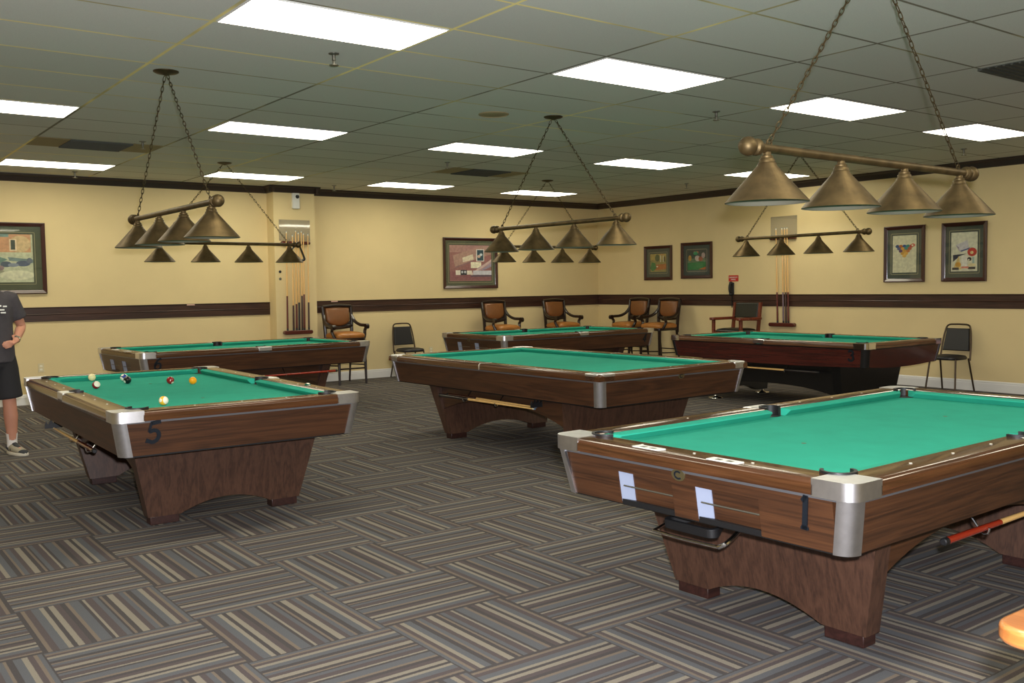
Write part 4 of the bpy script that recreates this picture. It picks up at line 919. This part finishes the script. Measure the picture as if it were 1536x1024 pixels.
for s in (-1, 1):
    a, k, c_, n_ = [Vector(p) for p in LEGS[s]]
    bd.tube([a, a.lerp(k, .35), a.lerp(k, .75), k, k.lerp(c_, .3), k.lerp(c_, .65), c_.lerp(n_, .45), n_], [.09, .086, .068, .057, .056, .060, .045, .037], n=16)
    bd.tube([n_ + Vector((0, .045, -.035)), n_ + Vector((s * .01, -.02, -.035)), n_ + Vector((s * .04, -.12, -.05)), n_ + Vector((s * .05, -.17, -.055))], [.035, .042, .038, .025], n=12)
sh_ = Vector((.178, .015, 1.405)); elb = Vector((.272, .065, 1.145)); wr = Vector((.195, -.10, 1.02))
def arm_(sh, el_, wr_, sgn, hand):
    bd.tube([sh, sh.lerp(el_, .3), sh.lerp(el_, .75), el_, el_.lerp(wr_, .25), el_.lerp(wr_, .7), wr_], [.056, .052, .043, .040, .043, .034, .027], n=14)
    h0, tips, thumb = hand
    d = (Vector(h0) - wr_)
    bd.tube([wr_, wr_.lerp(Vector(h0), .5), Vector(h0)], [.027, .036, .036], n=12, flat=.55)
    for st, pts, r_ in tips: bd.tube(bez([st] + pts, 3), r_, n=8)
    bd.tube(bez(thumb, 3), .0105, n=8)
h0 = Vector((.145, -.145, 1.0))
tips = []
for i, (dz, ln_) in enumerate(((.028, .070), (.010, .078), (-.008, .072), (-.026, .056))):
    st = h0 + Vector((.01, .004, dz)); tips.append((st, [st + Vector((-ln_ * .5, -.012, -.006)), st + Vector((-ln_, -.002, -.016))], .0092 - .0005 * i))
arm_(sh_, elb, wr, 1, (h0, tips, [wr + Vector((-.01, -.005, .015)), wr + Vector((-.02, .03, .045)), wr + Vector((-.035, .055, .05))]))
shr = Vector((-.178, .015, 1.405)); er = Vector((-.225, .03, 1.12)); wrr = Vector((-.235, -.03, .87)); hr = Vector((-.237, -.045, .79))
tips = []
for i, (dy, ln_) in enumerate(((-.028, .07), (-.010, .078), (.008, .072), (.026, .056))):
    st = hr + Vector((0, dy, .005)); tips.append((st, [st + Vector((.004, -.004, -ln_ * .55)), st + Vector((.018, -.006, -ln_))], .0092 - .0005 * i))
arm_(shr, er, wrr, -1, (hr, tips, [wrr + Vector((.005, -.02, -.02)), wrr + Vector((.02, -.048, -.055)), wrr + Vector((.028, -.055, -.085))]))
ob = bd.build('body', M['skin'], man); remesh(ob, .0075, 4)
hb = MB(); hb.ball((0, .006, 1.668), .1, n=24, k=16, sc=(.83, 1.0, 1.13)); hb.v = [(x, y if y > -.055 or z > 1.72 else -.055 + (y + .055) * .1, z if z > 1.60 else 1.60) for x, y, z in hb.v]
hb.build('hair', M['hair'], man, smooth=60)
for s in (-1, 1): MB().ball((s * .031, -.099, 1.668), .0085).build('eye', M['ivory'], man)
sb = MB()
sb.loft([ering(.0, -.005, .835, .205, .148), ering(0, -.005, .90, .202, .145), ering(0, -.008, 1.02, .195, .142), ering(0, -.005, 1.18, .192, .138), ering(0, 0, 1.31, .20, .135), ering(0, .01, 1.40, .19, .112), ering(0, .014, 1.455, .13, .088), ering(0, .012, 1.485, .082, .075)])
for s, e in ((sh_, elb), (shr, er)): sb.tube([s + Vector((-.03 if s.x > 0 else .03, 0, .0)), s, s.lerp(e, .35), s.lerp(e, .72)], [.068, .072, .074, .078], n=16)
so = sb.build('t_shirt', M['shirt'], man); remesh(so, .011, 5)
pb = MB()
for i, (x, z, w_) in enumerate(((.07, 1.335, .035), (.115, 1.33, .03), (.085, 1.30, .05), (.10, 1.275, .04))): pb.box(x - w_ / 2, x + w_ / 2, -.139, -.128, z - .006, z + .006)
pb.build('shirt_print', M['white'], so, smooth=0)
kb = MB(); kb.loft([ering(0, 0, .98, .172, .125), ering(0, 0, .90, .185, .14), ering(0, 0, .80, .19, .14), ering(0, 0, .76, .14, .12)])
for s in (-1, 1):
    a, k = [Vector(p) for p in LEGS[s][:2]]
    kb.tube([a, a.lerp(k, .35), a.lerp(k, .7), a.lerp(k, .98)], [.10, .113, .112, .114], n=18)
ko = kb.build('shorts', M['shorts'], man); remesh(ko, .011, 5)
for s in (-1, 1):
    n_ = Vector(LEGS[s][3])
    MB().tube([n_ + Vector((0, 0, -.02)), n_ + Vector((0, 0, .05)), n_ + Vector((0, -.003, .105))], [.043, .044, .049], n=16).build('sock', M['sock'], man)
    S = lambda x, y, z: (n_.x + s * (x + max(0, -y) * .32), n_.y + y, z)
    def sring(y, w_, z0, z1, k=14): return [S(w_ * math.cos(2 * PI * j / k), y, (z0 + z1) / 2 + (z1 - z0) / 2 * math.sin(2 * PI * j / k)) for j in range(k)]
    sm = MB().loft([sring(.085, .012, .03, .07), sring(.07, .034, .015, .10), sring(.03, .042, .012, .115), sring(-.02, .044, .012, .112), sring(-.08, .047, .012, .085), sring(-.14, .047, .012, .066), sring(-.185, .036, .014, .052), sring(-.205, .012, .02, .035)]).build('sneaker', M['shoe'], man, smooth=60)
    outl = [(.036, .085), (.045, .03), (.045, -.03), (.05, -.10), (.05, -.15), (.036, -.195), (0, -.214), (-.036, -.195), (-.05, -.15), (-.046, -.03), (-.042, .04), (-.03, .085), (0, .098)]
    MB().loft([[S(a, b, z) for a, b in outl] for z in (0, .028)]).build('sole', M['sole'], sm, bevel=.006)
    pn = MB(); pn.loft([sring(.03, .026, .09, .119), sring(-.01, .024, .085, .119), sring(-.05, .024, .075, .106), sring(-.09, .022, .06, .088), sring(-.12, .016, .05, .076)]); pn.loft([sring(-.178, .040, .018, .056), sring(-.195, .030, .018, .048), sring(-.21, .012, .02, .036)])
    for yy in (.045, -.005, -.055): pn.loft([sring(yy + .008, .0465, .02, .10 + min(yy, 0) * .3), sring(yy - .008, .0475, .02, .10 + min(yy, 0) * .3)])
    pn.build('dark_panel', M['shoed'], sm, smooth=60)
wt = MB(); dv = (elb - wr).normalized(); wt.tube([wr + dv * .018, wr + dv * .04], .0325, n=18)
wo = wt.build('wristwatch', M['steelw'], man)

# ------------------------------------------------------------------ end
